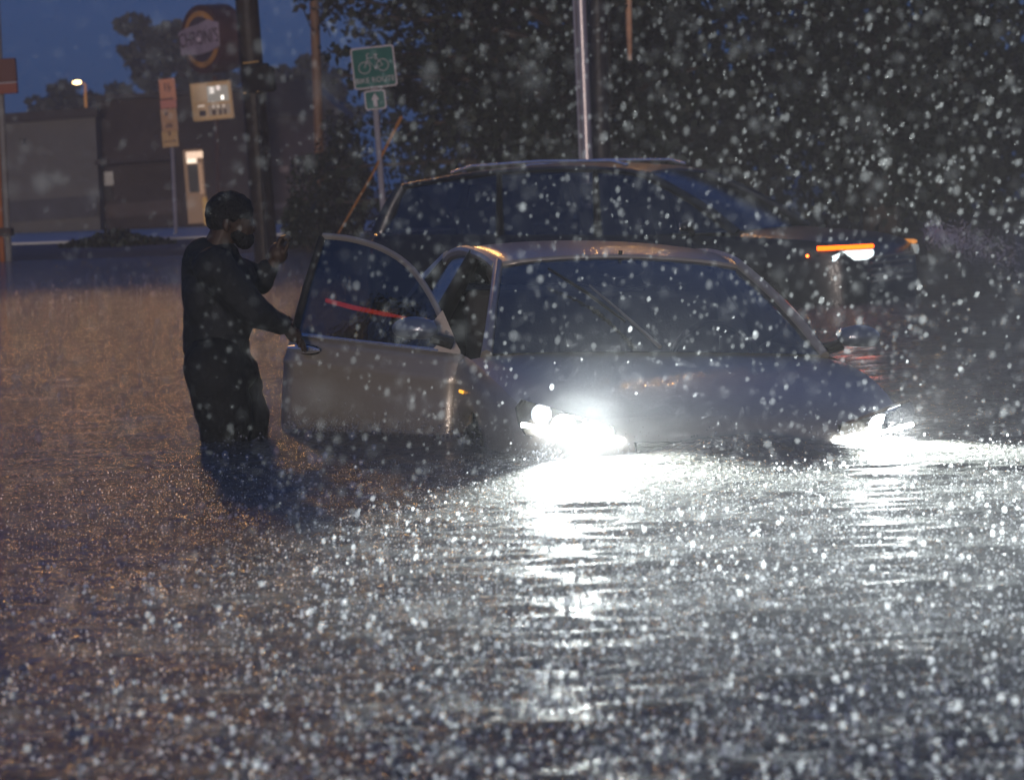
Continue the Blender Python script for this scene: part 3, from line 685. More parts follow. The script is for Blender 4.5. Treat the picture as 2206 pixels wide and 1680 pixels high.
def circ(cx, cz, r): m.tube([q(cx + r * math.cos(a), cz + r * math.sin(a)) for a in np.linspace(0, 2 * PI, 29)], 0.0065, 6, cap=False, flat=1)
circ(485, 600, 118); circ(862, 575, 118)
for P_ in ([(485, 600), (555, 445), (553, 330), (600, 312)], [(553, 410), (725, 400), (705, 620), (570, 455)], [(735, 400), (865, 575), (705, 615)], [(735, 400), (742, 360)], [(690, 355), (775, 350)], [(700, 610), (720, 660)]):
    m.tube([q(*p) for p in P_], 0.0075, 6)
m.xf(Mx @ Matrix.Translation((0, 0, 0.0))).build('bicycle_symbol', signwhite, rim)
rim2, Mx2 = plate(809, 216, 46, 42, 41, 4.4, 'arrow_plate', rt, base)
MB().prism([(-0.028, -0.10), (0.028, -0.10), (0.028, 0.0), (0.062, 0.0), (0, 0.10), (-0.062, 0.0), (-0.028, 0.0)], 0.004).xf(Mx2 @ Matrix.Translation((0.0, -0.013, 0))).build('arrow', signwhite, rim2, smooth=False)

# guy wire with its yellow guard
g0, g1 = W(728, 505, 40.6), W(865, 252, 41.2)
o = empty('guy_wire', g0 + (g0 - g1) * 0.7); tag(o, 'slanting guy wire in a yellow plastic guard between the poles', 'guy wire')
MB().tube([Vector((0, 0, 0)), g1 + (g1 - g0) * 1.2 - o.location], 0.008, 6).build('cable', MT['black'], o)
MB().tube([g0 - o.location, (g0 + g1) / 2 + Vector((0.03, 0, 0)) - o.location, g1 - o.location], [0.012, 0.016, 0.026], 8).build('guard', mat('yellow_guard', (0.30, 0.13, 0.025), 0.4, var=.2), o)

# steel pole and the dark wooden pole beside it
rt, base, tp, r0, r1, inv = pole('steel_pole', (1265, 345), (1251, 0), 38, 11, 10.5, steel, 'bright galvanised steel pole rising behind the crossover roof', 'pole')
d = (tp - base).normalized(); shaft(rt, base, base + d * 9.6, 0.078, 0.066, steel)
MB().tube([Vector((-0.095, -0.02, 0.3)), d * 9.2 + Vector((-0.095, -0.02, 0))], 0.02, 8).build('conduit', steel, rt)
lamp_arm(rt, d * 9.2, Vector((1.5, -0.6, 0)), 75)
rt, base, tp, r0, r1, inv = pole('utility_pole', (1295, 345), (1286, 0), 39.5, 20, 19, wood, 'broad near-black wooden pole just right of the bright steel pole', 'utility pole')
shaft(rt, base, base + (tp - base).normalized() * 10.8, 0.135, 0.12, mat('tarred_wood', (0.022, 0.02, 0.022), 0.45, bump=1, bscale=10, var=.3))
MB().tube([Vector((0.155, -0.05, 0.3)), (tp - base).normalized() * 9 + Vector((0.155, -0.05, 0))], 0.008, 6).build('ground_wire', MT['black'], rt)
rt = empty('service_mast', W(1357, 130, 43)); tag(rt, 'short orange-lit service mast hanging down among the dark leaves', 'mast')
MB().tube([Vector((0, 0, 0)), W(1355, 60, 43) - rt.location, W(1351, -190, 43) - rt.location], [0.035, 0.05, 0.055], 10).build('mast_tube', mat('orange_lit_mast', (0.35, 0.2, 0.12), 0.5, var=.3), rt)  # orange glow of the lamps put into the tube colour
MB().tube([W(1351, -150, 43) - rt.location, W(1295, -160, 41) - rt.location, ], 0.02, 6).build('bracket', steel, rt)

# far left post with a red sign and its base box
rt, base, tp, r0, r1, inv = pole('sign_post', (16, 495), (2, 205), 50, 6, 6, steel, 'pale sign post at the far left edge carrying a red sign', 'sign post', below=-0.3)
d = (tp - base).normalized(); shaft(rt, base, tp + d * 2.4, 0.06, 0.06, mat('grey_post', (0.15, 0.145, 0.14), 0.5), 'post')
MB().tube([Vector((-0.11, -.03, 0.2)), tp - base + d * 2.4 + Vector((-0.11, -.03, 0))], 0.05, 8).build('post', mat('orange_post', (0.3, 0.1, 0.03), 0.45), rt)
c = W(8, 153, 50) - base; s_ = 50 / FPX
MB().box(c + Vector((0, -0.08, 0)), (58 * s_, 0.12, 50 * s_), Matrix.Rotation(R(-2), 3, 'Y')).build('red_sign', mat('dark_red', (0.07, 0.012, 0.009), 0.5), rt, bevel=0.01, smooth=False)
MB().box(c + Vector((0, -0.09, -39 * s_)), (60 * s_, 0.12, 22 * s_), Matrix.Rotation(R(-2), 3, 'Y')).build('red_sign', mat('orange_red', (0.16, 0.025, 0.008), 0.5), rt, bevel=0.01, smooth=False)
MB().box(c + Vector((0, -0.10, -27 * s_)), (58 * s_, 0.12, 2.5 * s_), Matrix.Rotation(R(-2), 3, 'Y')).build('sign_stripe', signwhite, rt, smooth=False)
MB().box(W(14, 500, 50) - base + Vector((0, -0.1, 0)), (32 * s_, 0.3, 18 * s_)).build('base_box', mat('dark_box', (0.03, 0.02, 0.02), 0.6), rt, bevel=0.02)

# tall narrow banner sign
YB = 66; s_ = YB / FPX
rt, base, tp, r0, r1, inv = pole('banner_sign', (378, 480), (365, 175), YB, 4, 4, steel, 'tall narrow orange and pink sign on a post before the brown building', 'sign', below=0.05)
shaft(rt, base, tp, 0.045, 0.045, steel, 'post', 8)
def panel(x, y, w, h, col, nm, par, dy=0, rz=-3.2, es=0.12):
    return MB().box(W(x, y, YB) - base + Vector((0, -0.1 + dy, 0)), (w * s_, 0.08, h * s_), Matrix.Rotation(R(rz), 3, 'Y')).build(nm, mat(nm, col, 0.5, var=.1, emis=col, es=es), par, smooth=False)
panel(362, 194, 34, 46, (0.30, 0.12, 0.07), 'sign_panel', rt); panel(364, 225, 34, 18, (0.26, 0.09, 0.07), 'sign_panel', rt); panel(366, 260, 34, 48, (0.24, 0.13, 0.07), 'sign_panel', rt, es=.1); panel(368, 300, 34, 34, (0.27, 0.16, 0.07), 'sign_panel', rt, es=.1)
for (x, y, w, h) in ((357, 188, 3, 16), (364, 186, 3, 12), (368, 190, 6, 3), (366, 196, 3, 6), (361, 214, 28, 3), (360, 246, 6, 8), (366, 273, 16, 4), (367, 288, 4, 10), (366, 268, 10, 3), (368, 305, 26, 2)):
    panel(x, y, w, h, (0.10, 0.05, 0.05), 'sign_mark', rt, -0.012, es=0)

# round drum sign over a lit reader board
YR = 70; s_ = YR / FPX
rt, base, tp, r0, r1, inv = pole('round_restaurant_sign', (473, 480), (463, 165), YR, 5, 5, wood, 'round drum sign with a yellow ring above a lit reader board', 'sign', below=0.05)
shaft(rt, base, tp, 0.07, 0.07, mat('brown_post', (0.06, 0.035, 0.03), 0.5), 'post', 8)
cc = W(459, 84, YR) - base
Rd = 73 * s_
yawd = R(-47)   # the face looks to the left of the viewer
MR = Matrix.Translation(cc) @ Matrix.Rotation(R(-4), 4, 'Y') @ Matrix.Rotation(yawd, 4, 'Z')
def disc(r, y0, y1, nm, mt, par, rx=1):
    return MB().prism([(r * rx * math.cos(a), r * math.sin(a)) for a in np.linspace(0, 2 * PI, 41)[:-1]], y1 - y0).xf(MR @ Matrix.Translation((0, (y0 + y1) / 2, 0))).build(nm, mt, par, smooth=False)
drum = disc(Rd, -0.36, 0.36, 'drum', mat('maroon_drum', (0.05, 0.02, 0.02), 0.6, var=.3, vscale=2), rt)
disc(Rd * 0.82, -0.385, -0.35, 'ring', mat('yellow_ring', (0.34, 0.16, 0.04), 0.6, var=.3, vscale=2), drum)
disc(Rd * 0.66, -0.40, -0.37, 'sign_centre', mat('dark_centre', (0.045, 0.03, 0.04), 0.5, var=.3, vscale=3), drum)
ban = MB().prism([(-Rd * .93, -.34), (-Rd * .5, -.38), (0, -.40), (Rd * .5, -.36), (Rd * .93, -.28), (Rd * .98, .30), (Rd * .5, .42), (0, .34), (-Rd * .6, .30), (-Rd * .95, .22)], 0.03).xf(MR @ Matrix.Translation((0, -0.43, 0.03))).build('name_banner', mat('pale_banner', (0.25, 0.195, 0.225), 0.6, var=.3, vscale=2), drum, smooth=False)
text("CHRONI'S", 0.50, MR @ Matrix.Translation((0, -0.45, 0.02)), mat('banner_letters', (0.05, 0.03, 0.04), 0.5), ban, 'lettering', 0.72)
disc(Rd * 0.06, -0.46, -0.36, 'hot_spot', mat('glint', (0.6, 0.5, 0.5), 0.3), drum)  # pale disc that paints a highlight on the sign face
rb = W(457, 218, YR) - base
MRB = Matrix.Translation(rb) @ Matrix.Rotation(R(-3.5), 4, 'Y')
brd = MB().box((0, 0, 0), (86 * s_, 0.3, 80 * s_)).xf(MRB).build('reader_board', mat('tan_frame', (0.14, 0.09, 0.05), 0.5, emis=(0.32, 0.19, 0.09), es=0.22), rt, bevel=0.02, smooth=False)
def bp(x, y, w, h, col, es, nm='board_panel'):
    MB().box(((x - 457) * s_, -0.16 - (0.012 if nm != 'board_panel' else 0), -(y - 218) * s_), (w * s_, 0.02, h * s_)).xf(MRB).build(nm, mat(nm, col, .5, emis=col, es=es), brd, smooth=False)
bp(472, 204, 46, 34, (0.30, 0.28, 0.24), 0.18); bp(434, 200, 30, 36, (0.24, 0.15, 0.08), 0.3); bp(472, 238, 48, 22, (0.16, 0.12, 0.09), 0.3); bp(436, 240, 26, 24, (0.25, 0.16, 0.09), .3)
for (x, y, w, h, c_, e_) in ((460, 196, 10, 14, (0.6, 0.55, 0.5), .5), (474, 192, 8, 10, (0.6, 0.52, 0.48), .5), (481, 213, 5, 8, (1, .95, .85), 1.0), (434, 227, 14, 3, (.6, .5, .42), .4), (460, 231, 4, 6, (.5, .42, .34), .3), (470, 231, 4, 6, (.5, .42, .34), .3), (482, 231, 4, 6, (.5, .42, .34), .3), (436, 243, 14, 12, (0.08, .07, .08), 0), (460, 243, 8, 12, (0.08, .05, .04), 0), (474, 243, 6, 12, (0.08, .05, .04), 0), (484, 243, 5, 12, (0.08, .05, .04), 0)):
    bp(x, y, w, h, c_, e_, 'board_mark')

# ------------------------------------------------------------------ buildings
def bldg(name, label, cat, x0, x1, ytop0, ytop1, Y, depth, mt, zb=0.05):
    a, b_ = W(x0, ytop0, Y), W(x1, ytop1, Y); rt = empty(name, (a.x, Y, zb)); tag(rt, label, cat)
    h0, h1 = a.z - zb, b_.z - zb; w = b_.x - a.x
    MB().prism([(0, 0), (w, 0), (w, h1), (0, h0)], depth).xf(Matrix.Translation((0, depth / 2, 0))).build('wall', mt, rt, smooth=False)
    def pt(px_, py_, dy=0.0): v = W(px_, py_, Y - dy) - rt.location; return v
    return rt, pt, w, h0, h1
plaster = mat('grey_plaster', (0.10, 0.095, 0.09), 0.7, bump=.2, bscale=3, var=.12, vscale=.6)
brown = mat('brown_stucco', (0.036, 0.027, 0.026), 0.8, bump=.3, bscale=2, var=.35, vscale=.5)
YB1 = 82; s1 = YB1 / FPX
rt, pt, w, h0, h1 = bldg('grey_building', 'low grey plastered building with a dark parapet at the far left', 'building', -140, 205, 268, 246, YB1, 12, plaster)
def bx(pt, rt, x, y, wp, hp, mt, nm, d_=0.12, dy=0.06, rz=-2.2, s=None, **k): return MB().box(pt(x, y, dy), (wp * (s or s1), d_, hp * (s or s1)), Matrix.Rotation(R(rz), 3, 'Y')).build(nm, mt, rt, smooth=False, **k)
bx(pt, rt, 35, 254, 352, 20, mat('parapet', (0.035, 0.03, 0.03), .7), 'parapet', 0.4, 0.1)
bx(pt, rt, 60, 454, 300, 46, mat('dark_base', (0.045, 0.045, 0.055), .6, var=.3, vscale=1), 'dark_base_wall', 0.1, 0.08)
bx(pt, rt, 48, 306, 10, 14, MT['black'], 'wall_light', 0.25, 0.15)
rt, pt, w, h0, h1 = bldg('brown_building', 'long brown building with a lit doorway behind the banner sign', 'building', 205, 545, 206, 190, YB1 + 1, 14, brown)
bx(pt, rt, 376, 203, 342, 7, mat('roof_edge', (0.02, 0.018, 0.02), .6), 'roof_edge', 0.5, 0.2)
bx(pt, rt, 290, 345, 160, 10, mat('canopy', (0.03, 0.022, 0.022), .7), 'awning', 1.2, 0.6)
bx(pt, rt, 222, 386, 46, 30, mat('dark_window', (0.015, 0.016, 0.028), .25), 'window', 0.1, 0.05)
bx(pt, rt, 222, 418, 40, 30, mat('shrub_box', (0.03, 0.03, 0.028), .7), 'window', 0.1, 0.055)
bx(pt, rt, 300, 450, 180, 30, mat('lower_wall', (0.06, 0.045, 0.043), .7, var=.3, vscale=1), 'lower_wall', 0.1, 0.07)
dr = bx(pt, rt, 421, 402, 42, 160, mat('door_recess', (0.16, 0.11, 0.075), .6, emis=(.16, .09, .05), es=.25), 'doorway', 0.1, 0.07)
warm = emit('warm_light', (1.0, 0.70, 0.50), 0.5); warm2 = emit('dim_warm_light', (0.85, 0.50, 0.32), 0.16)
bx(pt, dr, 419, 334, 36, 14, warm, 'transom_light', 0.06, 0.13); bx(pt, dr, 413, 347, 21, 10, emit('bright_sign', (1, .80, .62), 0.7), 'lit_sign', 0.06, 0.14)
bx(pt, dr, 433, 385, 8, 66, warm2, 'lit_jamb', 0.06, 0.13); bx(pt, dr, 417, 385, 22, 60, MT['black'], 'door_leaf', 0.05, 0.13)
bx(pt, dr, 443, 455, 10, 60, emit('dim_amber_light', (.7, .38, .12), .16), 'lit_jamb', 0.06, 0.135)
for o_ in (rt,): pass
# houses right of the pole
rt, pt, w, h0, h1 = bldg('low_house', 'dim purple-brown house front right of the thick utility pole', 'house', 575, 700, 250, 236, 88, 10, mat('mauve_wall', (0.06, 0.044, 0.05), .8, var=.3, vscale=1))
MB().prism([(-.6, h0 - .05), (w + .6, h0 - .05), (w * .7, h0 + 1.1), (w * .2, h0 + 1.0)], 10.6).xf(Matrix.Translation((0, 5, 0))).build('roof', mat('dark_roof', (0.04, 0.035, 0.04), .7), rt, smooth=False)
bx(pt, rt, 612, 365, 20, 14, mat('dim_window', (0.10, .06, .08), .4), 'window', s=88 / FPX); bx(pt, rt, 655, 440, 130, 12, mat('pale_base', (0.13, 0.115, 0.13), .6), 'base_wall', s=88 / FPX)
# little roof lamp, lit
rt = empty('street_lamp', W(187, 208, 98)); tag(rt, 'small lit street lamp above the grey building roof', 'street lamp'); L0 = rt.location.copy()
b0 = Vector((L0.x, L0.y, 2.9)) if False else L0
MB().tube([Vector((0, 0, -3.2)), Vector((-0.05, 0, 0)), W(184, 184, 98) - L0, W(181, 180, 98) - L0, W(172, 178, 98) - L0], [0.05, .045, .035, .03, .025], 8).build('lamp_post', mat('glowing_lamp_post', (0.4, 0.2, 0.08), .5, emis=(.6, .25, .06), es=.12), rt)  # lamplight on the post put in as orange colour and emission
MB().ball(W(166, 178, 98) - L0, (0.16, 0.1, 0.07)).build('lamp_bowl', emit('warm_bulb', (1.0, 0.66, 0.28), 4.0), rt)

# ------------------------------------------------------------------ trees
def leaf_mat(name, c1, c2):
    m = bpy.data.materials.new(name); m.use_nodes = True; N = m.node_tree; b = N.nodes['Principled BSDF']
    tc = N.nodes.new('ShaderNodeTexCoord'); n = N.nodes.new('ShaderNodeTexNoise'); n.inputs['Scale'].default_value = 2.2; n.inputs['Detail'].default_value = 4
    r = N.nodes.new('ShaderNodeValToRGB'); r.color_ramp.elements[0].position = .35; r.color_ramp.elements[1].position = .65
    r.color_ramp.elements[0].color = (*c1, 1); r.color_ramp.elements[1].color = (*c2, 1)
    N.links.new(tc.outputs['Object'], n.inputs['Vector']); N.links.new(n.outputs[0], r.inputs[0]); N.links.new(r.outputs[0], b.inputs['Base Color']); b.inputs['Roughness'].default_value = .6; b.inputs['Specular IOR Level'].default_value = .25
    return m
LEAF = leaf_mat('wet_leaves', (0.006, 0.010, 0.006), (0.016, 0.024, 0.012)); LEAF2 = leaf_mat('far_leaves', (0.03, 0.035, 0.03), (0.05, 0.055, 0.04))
BARK = mat('bark', (0.045, 0.035, 0.028), .8, bump=1, bscale=8, var=.3)
def quads(P, S, seed=0, droop=0.0):
    g = np.random.default_rng(seed); n = len(P)
    a = g.normal(size=(n, 3)); a[:, 2] -= droop; a /= np.linalg.norm(a, axis=1)[:, None]; b_ = g.normal(size=(n, 3)); b_ -= (a * b_).sum(1)[:, None] * a; b_ /= np.linalg.norm(b_, axis=1)[:, None]
    L = S[:, None] * a; Wd = S[:, None] * 0.36 * b_
    V = np.stack([P - L * .5, P + Wd, P + L * .5, P - Wd], 1).reshape(-1, 3)
    F = np.arange(n * 4).reshape(n, 4); return V, F
def fastmesh(name, V, F, mt, parent=None):
    me = bpy.data.meshes.new(name); me.vertices.add(len(V)); me.vertices.foreach_set('co', np.asarray(V, float).ravel()); k = F.shape[1]
    me.loops.add(F.size); me.loops.foreach_set('vertex_index', F.ravel().astype(np.int32)); me.polygons.add(len(F)); me.polygons.foreach_set('loop_start', np.arange(0, F.size, k)); me.update(calc_edges=True)
    o = bpy.data.objects.new(name, me); COL.objects.link(o); me.materials.append(mt); o.parent = parent; return o
def tree(x, y, zb, H, Rc, label, n=9000, size=0.2, seed=1, low=0.12, lm=None, group=None, nm='tree', tips=None, squash=1.0):
    g = np.random.default_rng(seed); rt = empty(nm, (x, y, zb)); tag(rt, label, 'tree', group)
    m = MB(); tr = [Vector((0.25 * math.sin(i * 1.3 + seed), 0.2 * math.cos(i + seed), H * .78 * i / 6)) for i in range(7)]
    tr[0] = Vector((0, 0, -0.1)); m.tube(tr, [H * .028 * (1 - i / 8) for i in range(7)], 8)
    cl = []
    nb = 26
    for k in range(nb):
        t = low + (0.95 - low) * (k + .5) / nb; a = k * 2.4 + seed; z = H * t
        prof = math.sin(PI * min(1, (1 - t) * 1.02 + 0.06) ** 0.75) ** 0.7
        rad = Rc * prof * g.uniform(.65, 1.12)
        e = Vector((math.cos(a) * rad, math.sin(a) * rad * squash, z + rad * .25)); s0 = Vector((0, 0, z * .85))
        m.tube([s0, s0.lerp(e, .5) + Vector((0, 0, .25)), e], [H * .009, H * .006, H * .002], 5)
        for q_ in (0.45, 0.72, 1.0): cl.append((s0.lerp(e, q_), Rc * g.uniform(.16, .32) * (1.15 - 0.2 * q_)))
    for (e, r_) in (tips or []):
        s0 = Vector((0, 0, e[2] * .8)); e = Vector(e); m.tube([s0, s0.lerp(e, .5) + Vector((0, 0, .2)), e], [H * .009, H * .005, 0.01], 5)
        for q_ in (.5, .65, .8, .92, 1.0): cl.append((s0.lerp(e, q_), r_ * (1.5 - q_)))
    m.build('trunk', BARK, rt)
    wts = np.array([c[1] ** 2 for c in cl]); wts /= wts.sum(); ci = g.choice(len(cl), n, p=wts)
    C = np.array([tuple(c[0]) for c in cl])[ci]; rr = np.array([c[1] for c in cl])[ci]
    d = g.normal(size=(n, 3)); d /= np.linalg.norm(d, axis=1)[:, None]; P = C + d * (rr * g.uniform(.2, 1.0, n) ** .5)[:, None] * np.array([1.15, 1.15, .62])
    V, F = quads(P, g.uniform(.6, 1.4, n) * size, seed, .3)
    fastmesh('crown', V, F, lm or LEAF, rt)
    return rt
grp = None
tree(1.6, 47, -0.3, 11, 4.6, 'dark leafy tree with sprays reaching over the bike route sign', 24000, .17, 3, .10, tips=[((-4.4, -1, 3.6), .5), ((-4.2, -1.2, 3.2), .45), ((-3.9, -1, 2.4), .5), ((-4.5, -.8, 1.7), .4), ((-3.6, -1, 2.9), .6), ((-4.8, -1, 1.1), .4), ((-3.9, -.8, 4.2), .5), ((-3.3, -1, 4.8), .6), ((-2.9, -1, 1.2), .7), ((-1.8, -1.4, 1.6), .8), ((-3.1, -1.3, 3.5), .7), ((-1.9, -1.3, 2.6), .8)])
tree(6.6, 49, 0, 12, 5.2, 'tall dark tree filling the sky behind the crossover windscreen', 24000, .17, 5, .06)
tree(12.0, 46, -0.3, 11, 5.0, 'dark spreading tree at the right behind the amber lamps', 24000, .17, 8, .05)
tree(-0.2, 58, 0.05, 9, 4.2, 'bushy dark tree standing further back beyond the steel pole', 13000, .2, 12, .03)
tree(4.0, 60, 0.05, 11, 5.2, 'dark round tree in the second row behind the wooden poles', 13000, .22, 14, .03)
tree(9.6, 61, 0.05, 12, 5.4, 'tall dark tree in the second row at the upper right', 13000, .22, 15, .03)
tree(15.5, 58, 0.05, 12, 5.4, 'dark tree cut by the right edge of the view', 13000, .22, 16, .03)
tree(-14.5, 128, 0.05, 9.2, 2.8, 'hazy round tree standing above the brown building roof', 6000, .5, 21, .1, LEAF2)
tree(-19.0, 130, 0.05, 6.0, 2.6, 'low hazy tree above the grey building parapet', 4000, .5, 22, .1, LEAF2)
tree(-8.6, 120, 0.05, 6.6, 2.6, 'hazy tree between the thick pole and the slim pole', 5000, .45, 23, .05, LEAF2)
def shrub(px_, py_, Y, w, h, label, seed, zb=None):
    p = W(px_, py_, Y); rt = empty('shrub', (p.x, Y, p.z - h / 2)); tag(rt, label, 'shrub')
    g = np.random.default_rng(seed); m = MB()
    for k in range(9):
        a = k * 2.4; m.tube([(0, 0, -0.3), (math.cos(a) * w * .2, math.sin(a) * w * .2, h * .4), (math.cos(a) * w * .42, math.sin(a) * w * .4, h * g.uniform(.6, .95))], [.02, .015, .005], 5)
    m.build('stem', BARK, rt); n = 2600; d = g.normal(size=(n, 3)); d /= np.linalg.norm(d, axis=1)[:, None]
    P = d * (g.uniform(.3, 1, n) ** .5)[:, None] * np.array([w / 2, w / 2, h / 2]) * (1 + .25 * np.sin(d[:, :1] * 5 + seed)) + np.array([0, 0, h / 2])
    V, F = quads(P, g.uniform(.6, 1.3, n) * .12, seed); fastmesh('foliage', V, F, LEAF, rt)
def hedge(x0, x1, y, h, label, seed, n=9000):
    rt = empty('hedge', ((x0 + x1) / 2, y, -.1)); tag(rt, label, 'hedge'); g = np.random.default_rng(seed); L = (x1 - x0) / 2
    P = np.stack([g.uniform(-L, L, n), g.uniform(-.9, .9, n), g.uniform(0, 1, n) ** .8 * h], 1); P[:, 2] *= 1 + .18 * np.sin(P[:, 0] * 1.7) + .1 * np.sin(P[:, 0] * 4.1)
    V, F = quads(P, g.uniform(.6, 1.4, n) * .3, seed); fastmesh('foliage', V, F, LEAF, rt)
    m = MB()
    for k in range(int(L * 2)): m.tube([(-L + k + .5, 0, -.2), (-L + k + .4, 0, h * .8)], [.05, .02], 5)
    m.build('stem', BARK, rt)
hedge(.5, 26, 64, 4.2, 'long tall hedge closing the view behind the dark trees', 51, 16000)
shrub(672, 480, 50, .9, 1.1, 'small drooping shrub left of the open door glass', 31)
shrub(730, 400, 52, 1.6, 1.9, 'dark shrub at the foot of the bike route sign', 32)
shrub(860, 380, 54, 4.2, 2.6, 'wide dark shrub behind the arrow plate post', 35)
shrub(250, 528, 55, 2.2, .5, 'low dark hedge clump on the verge behind the person', 33)

# ------------------------------------------------------------------ rain, splashes, spray
def dropmat(nm, op):
  dm = bpy.data.materials.new(nm); dm.use_nodes = True; N = dm.node_tree; N.nodes.clear()
  o_ = N.nodes.new('ShaderNodeOutputMaterial'); t_ = N.nodes.new('ShaderNodeBsdfTranslucent'); g_ = N.nodes.new('ShaderNodeBsdfGlossy'); df = N.nodes.new('ShaderNodeBsdfDiffuse')
  t_.inputs[0].default_value = (.95, .97, 1, 1); g_.inputs['Roughness'].default_value = .25; df.inputs[0].default_value = (.8, .8, .8, 1)
  m1 = N.nodes.new('ShaderNodeMixShader'); m1.inputs[0].default_value = .04; m2 = N.nodes.new('ShaderNodeMixShader'); m2.inputs[0].default_value = .3
  N.links.new(t_.outputs[0], m1.inputs[1]); N.links.new(df.outputs[0], m1.inputs[2]); N.links.new(m1.outputs[0], m2.inputs[1]); N.links.new(g_.outputs[0], m2.inputs[2]); m3 = N.nodes.new('ShaderNodeMixShader'); m3.inputs[0].default_value = op; tp_ = N.nodes.new('ShaderNodeBsdfTransparent'); N.links.new(tp_.outputs[0], m3.inputs[1]); N.links.new(m2.outputs[0], m3.inputs[2])
  N.links.new(m3.outputs[0], o_.inputs[0])
  return dm
_b = bmesh.new(); bmesh.ops.create_icosphere(_b, subdivisions=1, radius=1.0); _b.verts.ensure_lookup_table()
OCT = np.array([tuple(v.co) for v in _b.verts]); OF = np.array([[v.index for v in f.verts] for f in _b.faces]); _b.free()
def drops(name, P, S, label, cat, stretch=1.5, slant=(0.22, 0, 1), op=.021):
    n = len(P); ax = np.array(slant, float); ax /= np.linalg.norm(ax)
    st = rng.uniform(1.0, stretch, n)[:, None, None]
    O = OCT[None] * S[:, None, None]; O = O + (O @ ax)[..., None] * ax * (st - 1)
    V = (P[:, None, :] + O).reshape(-1, 3); F = (OF[None] + (np.arange(n) * len(OCT))[:, None, None]).reshape(-1, 3)
    o = fastmesh(name, V, F, dropmat(name, op)); o.data.shade_smooth(); tag(o, label, cat, kind='stuff'); return o
def frustum(n, d0, d1, pw=2.0, wide=1.35):
    d = (rng.uniform(0, 1, n) * (d1 ** (pw + 1) - d0 ** (pw + 1)) + d0 ** (pw + 1)) ** (1 / (pw + 1))
    x = rng.uniform(-IW / 2 * wide, IW / 2 * wide, n); y = rng.uniform(-840 * 1.25, 560, n)
    P = np.array([0, 0, CAMH]) + d[:, None] * (FW[None] + R2[None] * x[:, None] / FPX - U2[None] * y[:, None] / FPX)
    return P[(P[:, 2] > 0.03) & (rng.uniform(0, 1, n) < 0.3 + 0.7 / (1 + np.exp(-(x + 250) / 160)))]
Pn = np.concatenate([frustum(800, 1.5, 3.6), frustum(10500, 3.4, 8.2, 1.0), frustum(5500, 8.2, 20, 1.0)])
drops('rain', Pn, rng.lognormal(math.log(.0036), .40, len(Pn)) * (1 + .10 * np.maximum(0, Pn[:, 1] - 5)) , 'falling raindrops caught in the headlight beams', 'rain')
# splash-back droplets standing off the water all round the car
n = 60000
yy = 4.2 + 11.5 * rng.uniform(0, 1, n) ** .9; xx = rng.uniform(-1, 1, n) * (yy * .22 + .3); zz = rng.exponential(.016, n) - .048
near = np.exp(-(((xx - .9) / 1.5) ** 2)) ; zz *= (1 + 1.2 * near)
Ps = np.stack([xx, yy, zz], 1); Ps = Ps[rng.uniform(0, 1, n) < .16 + .84 / (1 + np.exp(-(xx / yy * 5 + .5) / .16))]; n = len(Ps); yy = Ps[:, 1]
drops('rain_splash', Ps, np.minimum(.009, rng.lognormal(math.log(.0017), .6, n) * (1 + .2 * np.maximum(0, 10 - yy))), 'fine splash droplets bouncing off the flood water', 'splash', 1.4, op=.15)
n = 46000; yy = 4.1 + 6.9 * rng.uniform(0, 1, n) ** .85; xx = rng.normal(.50, 1.05, n) * (.45 + yy / 11); zz = rng.exponential(.01, n) - .045
drops('splash_crowns', np.stack([xx, yy, zz], 1), rng.lognormal(math.log(.0020), .5, n) * np.clip(1.85 - .14 * yy, .33, 1.4), 'bright splash tips sparkling in the nearest headlit water', 'splash', 1.3, op=.95)
n = 11000; yy = 9 + 30 * rng.uniform(0, 1, n) ** .9; xx = -yy * rng.uniform(.05, .24, n)
drops('far_splash', np.stack([xx, yy, rng.exponential(.02, n) - .04], 1), rng.lognormal(math.log(.0038), .6, n), 'rain splashes catching amber street light on the far left water', 'splash', 1.3, op=.32)
# water slapping against the car, the door and the legs
pts = []
for a, b_ in ((Msed @ Vector((-.7, .1, 0)), Msed @ Vector((.7, .1, 0))), (Msed @ Vector((-.7, .1, 0)), Msed @ Vector((-.9, 1.2, 0))), (Msed @ Vector((.7, .1, 0)), Msed @ Vector((.92, 2, 0))), (Msed @ D(0, 0, 0), Msed @ D(LEN, 0, 0))):
    for k in range(1700):
        q_ = a.lerp(b_, rng.uniform()); pts.append((q_.x + rng.normal(0, .03), q_.y - abs(rng.normal(0, .06)), -.045 + rng.exponential(.028)))
for k in range(500):
    an = rng.uniform(0, 6.28); pts.append((AR.x + .1 + .24 * math.cos(an) + rng.normal(0, .02), AR.y + .1 + .26 * math.sin(an), -.05 + rng.exponential(.016)))
pts = np.array(pts); drops('waterline_splash', pts, rng.lognormal(math.log(.0022), .45, len(pts)), 'small splashes slapping along the waterline of the car and the legs', 'splash', 1.3, op=.3)
# spray thrown by the crossover
n = 2600; t = rng.exponential(.35, n); u = rng.normal(0, 1, n)
P0 = np.array([3.75, 23.2, .42]); Pc = P0 + np.stack([t * 1.3 - .25, -t * .4 + u * .25, .10 - t * .42 + rng.normal(0, .11, n) * (.4 + t)], 1); Pc = Pc[Pc[:, 2] > .01]
drops('bow_spray', Pc, rng.uniform(.003, .008, len(Pc)), 'white spray thrown up ahead of the passing crossover', 'spray', 1.6, (1, 0, .2), op=.3)

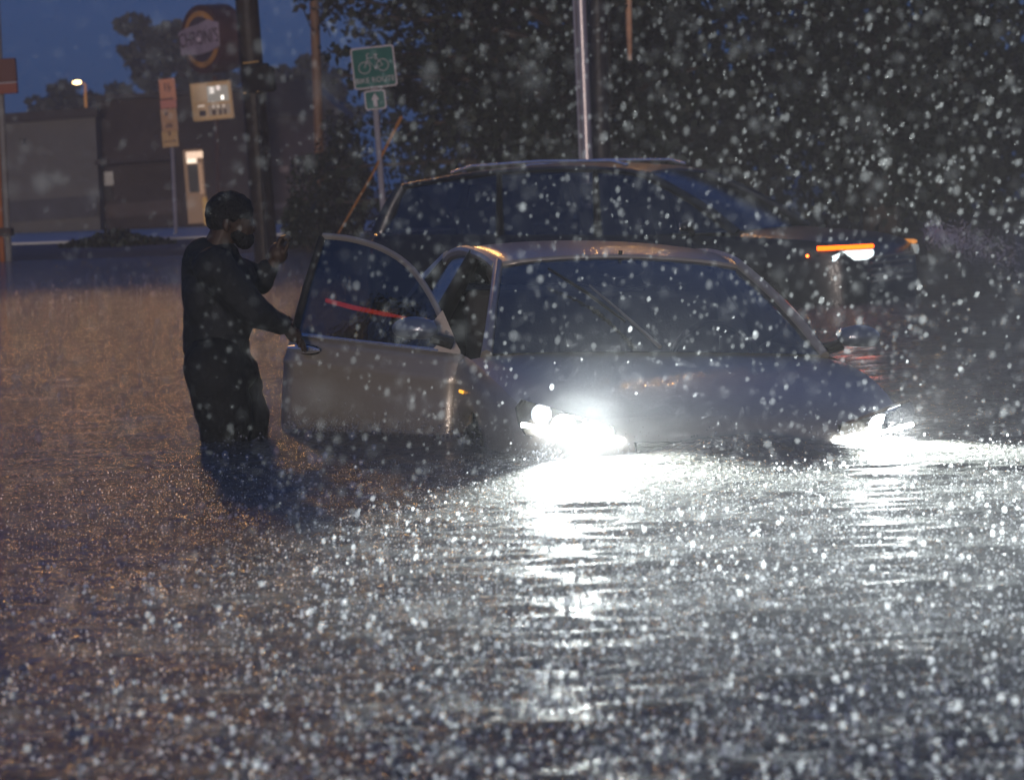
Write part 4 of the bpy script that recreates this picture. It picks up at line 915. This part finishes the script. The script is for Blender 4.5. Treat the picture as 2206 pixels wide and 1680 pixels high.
# soft mist where the near headlamps meet the rain, also standing in for glare
def mist(name, c, r, dens, label):
    o = MB().ball((0, 0, 0), 1.0, nu=24, nv=14).build(name); o.location = c; o.scale = r; tag(o, label, 'mist', kind='stuff')
    m = bpy.data.materials.new(name); m.use_nodes = True; N = m.node_tree; N.nodes.clear(); out = N.nodes.new('ShaderNodeOutputMaterial'); v = N.nodes.new('ShaderNodeVolumePrincipled')
    tc = N.nodes.new('ShaderNodeTexCoord'); gr = N.nodes.new('ShaderNodeTexGradient'); gr.gradient_type = 'SPHERICAL'; ml = N.nodes.new('ShaderNodeMath'); ml.operation = 'MULTIPLY'; ml.inputs[1].default_value = dens
    pw = N.nodes.new('ShaderNodeMath'); pw.operation = 'POWER'; pw.inputs[1].default_value = 1.6
    N.links.new(tc.outputs['Object'], gr.inputs[0]); N.links.new(gr.outputs[1], pw.inputs[0]); N.links.new(pw.outputs[0], ml.inputs[0]); N.links.new(ml.outputs[0], v.inputs['Density'])
    v.inputs['Color'].default_value = (.95, .97, 1, 1); v.inputs['Anisotropy'].default_value = .3
    N.links.new(v.outputs[0], out.inputs['Volume']); o.data.materials.clear(); o.data.materials.append(m); return o
hx = Msed @ Vector((-0.655, 0.05, 0.67))
mist('spray_mist', (hx.x - .07, hx.y - .12, hx.z + .03), (.30, .24, .30), 0.038, 'bright rain mist put round the near left headlamp for its glare')
hx = Msed @ Vector((0.655, 0.05, 0.67))
mist('spray_mist', (hx.x, hx.y - .14, hx.z), (.2, .2, .18), 0.004, 'faint rain mist put round the right headlamp for its glare')

ls = mist('low_spray', (.65, 6.9, -.05), (3.0, 3.5, .19), 0.06, 'low silver sheet of splash mist over the headlit water')

mist('spray_mist', (.35, 10.3, .2), (1.3, .8, 1.0), 0.006, 'thin veil of lit mist over the bonnet of the stalled car')

# ------------------------------------------------------------------ air
hz = MB().box((0, 90, 6.5), (260, 240, 16.4)).build('haze', smooth=False); tag(hz, kind='stuff', label='pale rain haze filling the evening air', cat='haze')
m = bpy.data.materials.new('haze'); m.use_nodes = True; N = m.node_tree; N.nodes.clear(); out = N.nodes.new('ShaderNodeOutputMaterial'); v = N.nodes.new('ShaderNodeVolumePrincipled')
v.inputs['Color'].default_value = (.9, .88, .9, 1); v.inputs['Density'].default_value = 0.0020; N.links.new(v.outputs[0], out.inputs['Volume']); hz.data.materials.append(m)
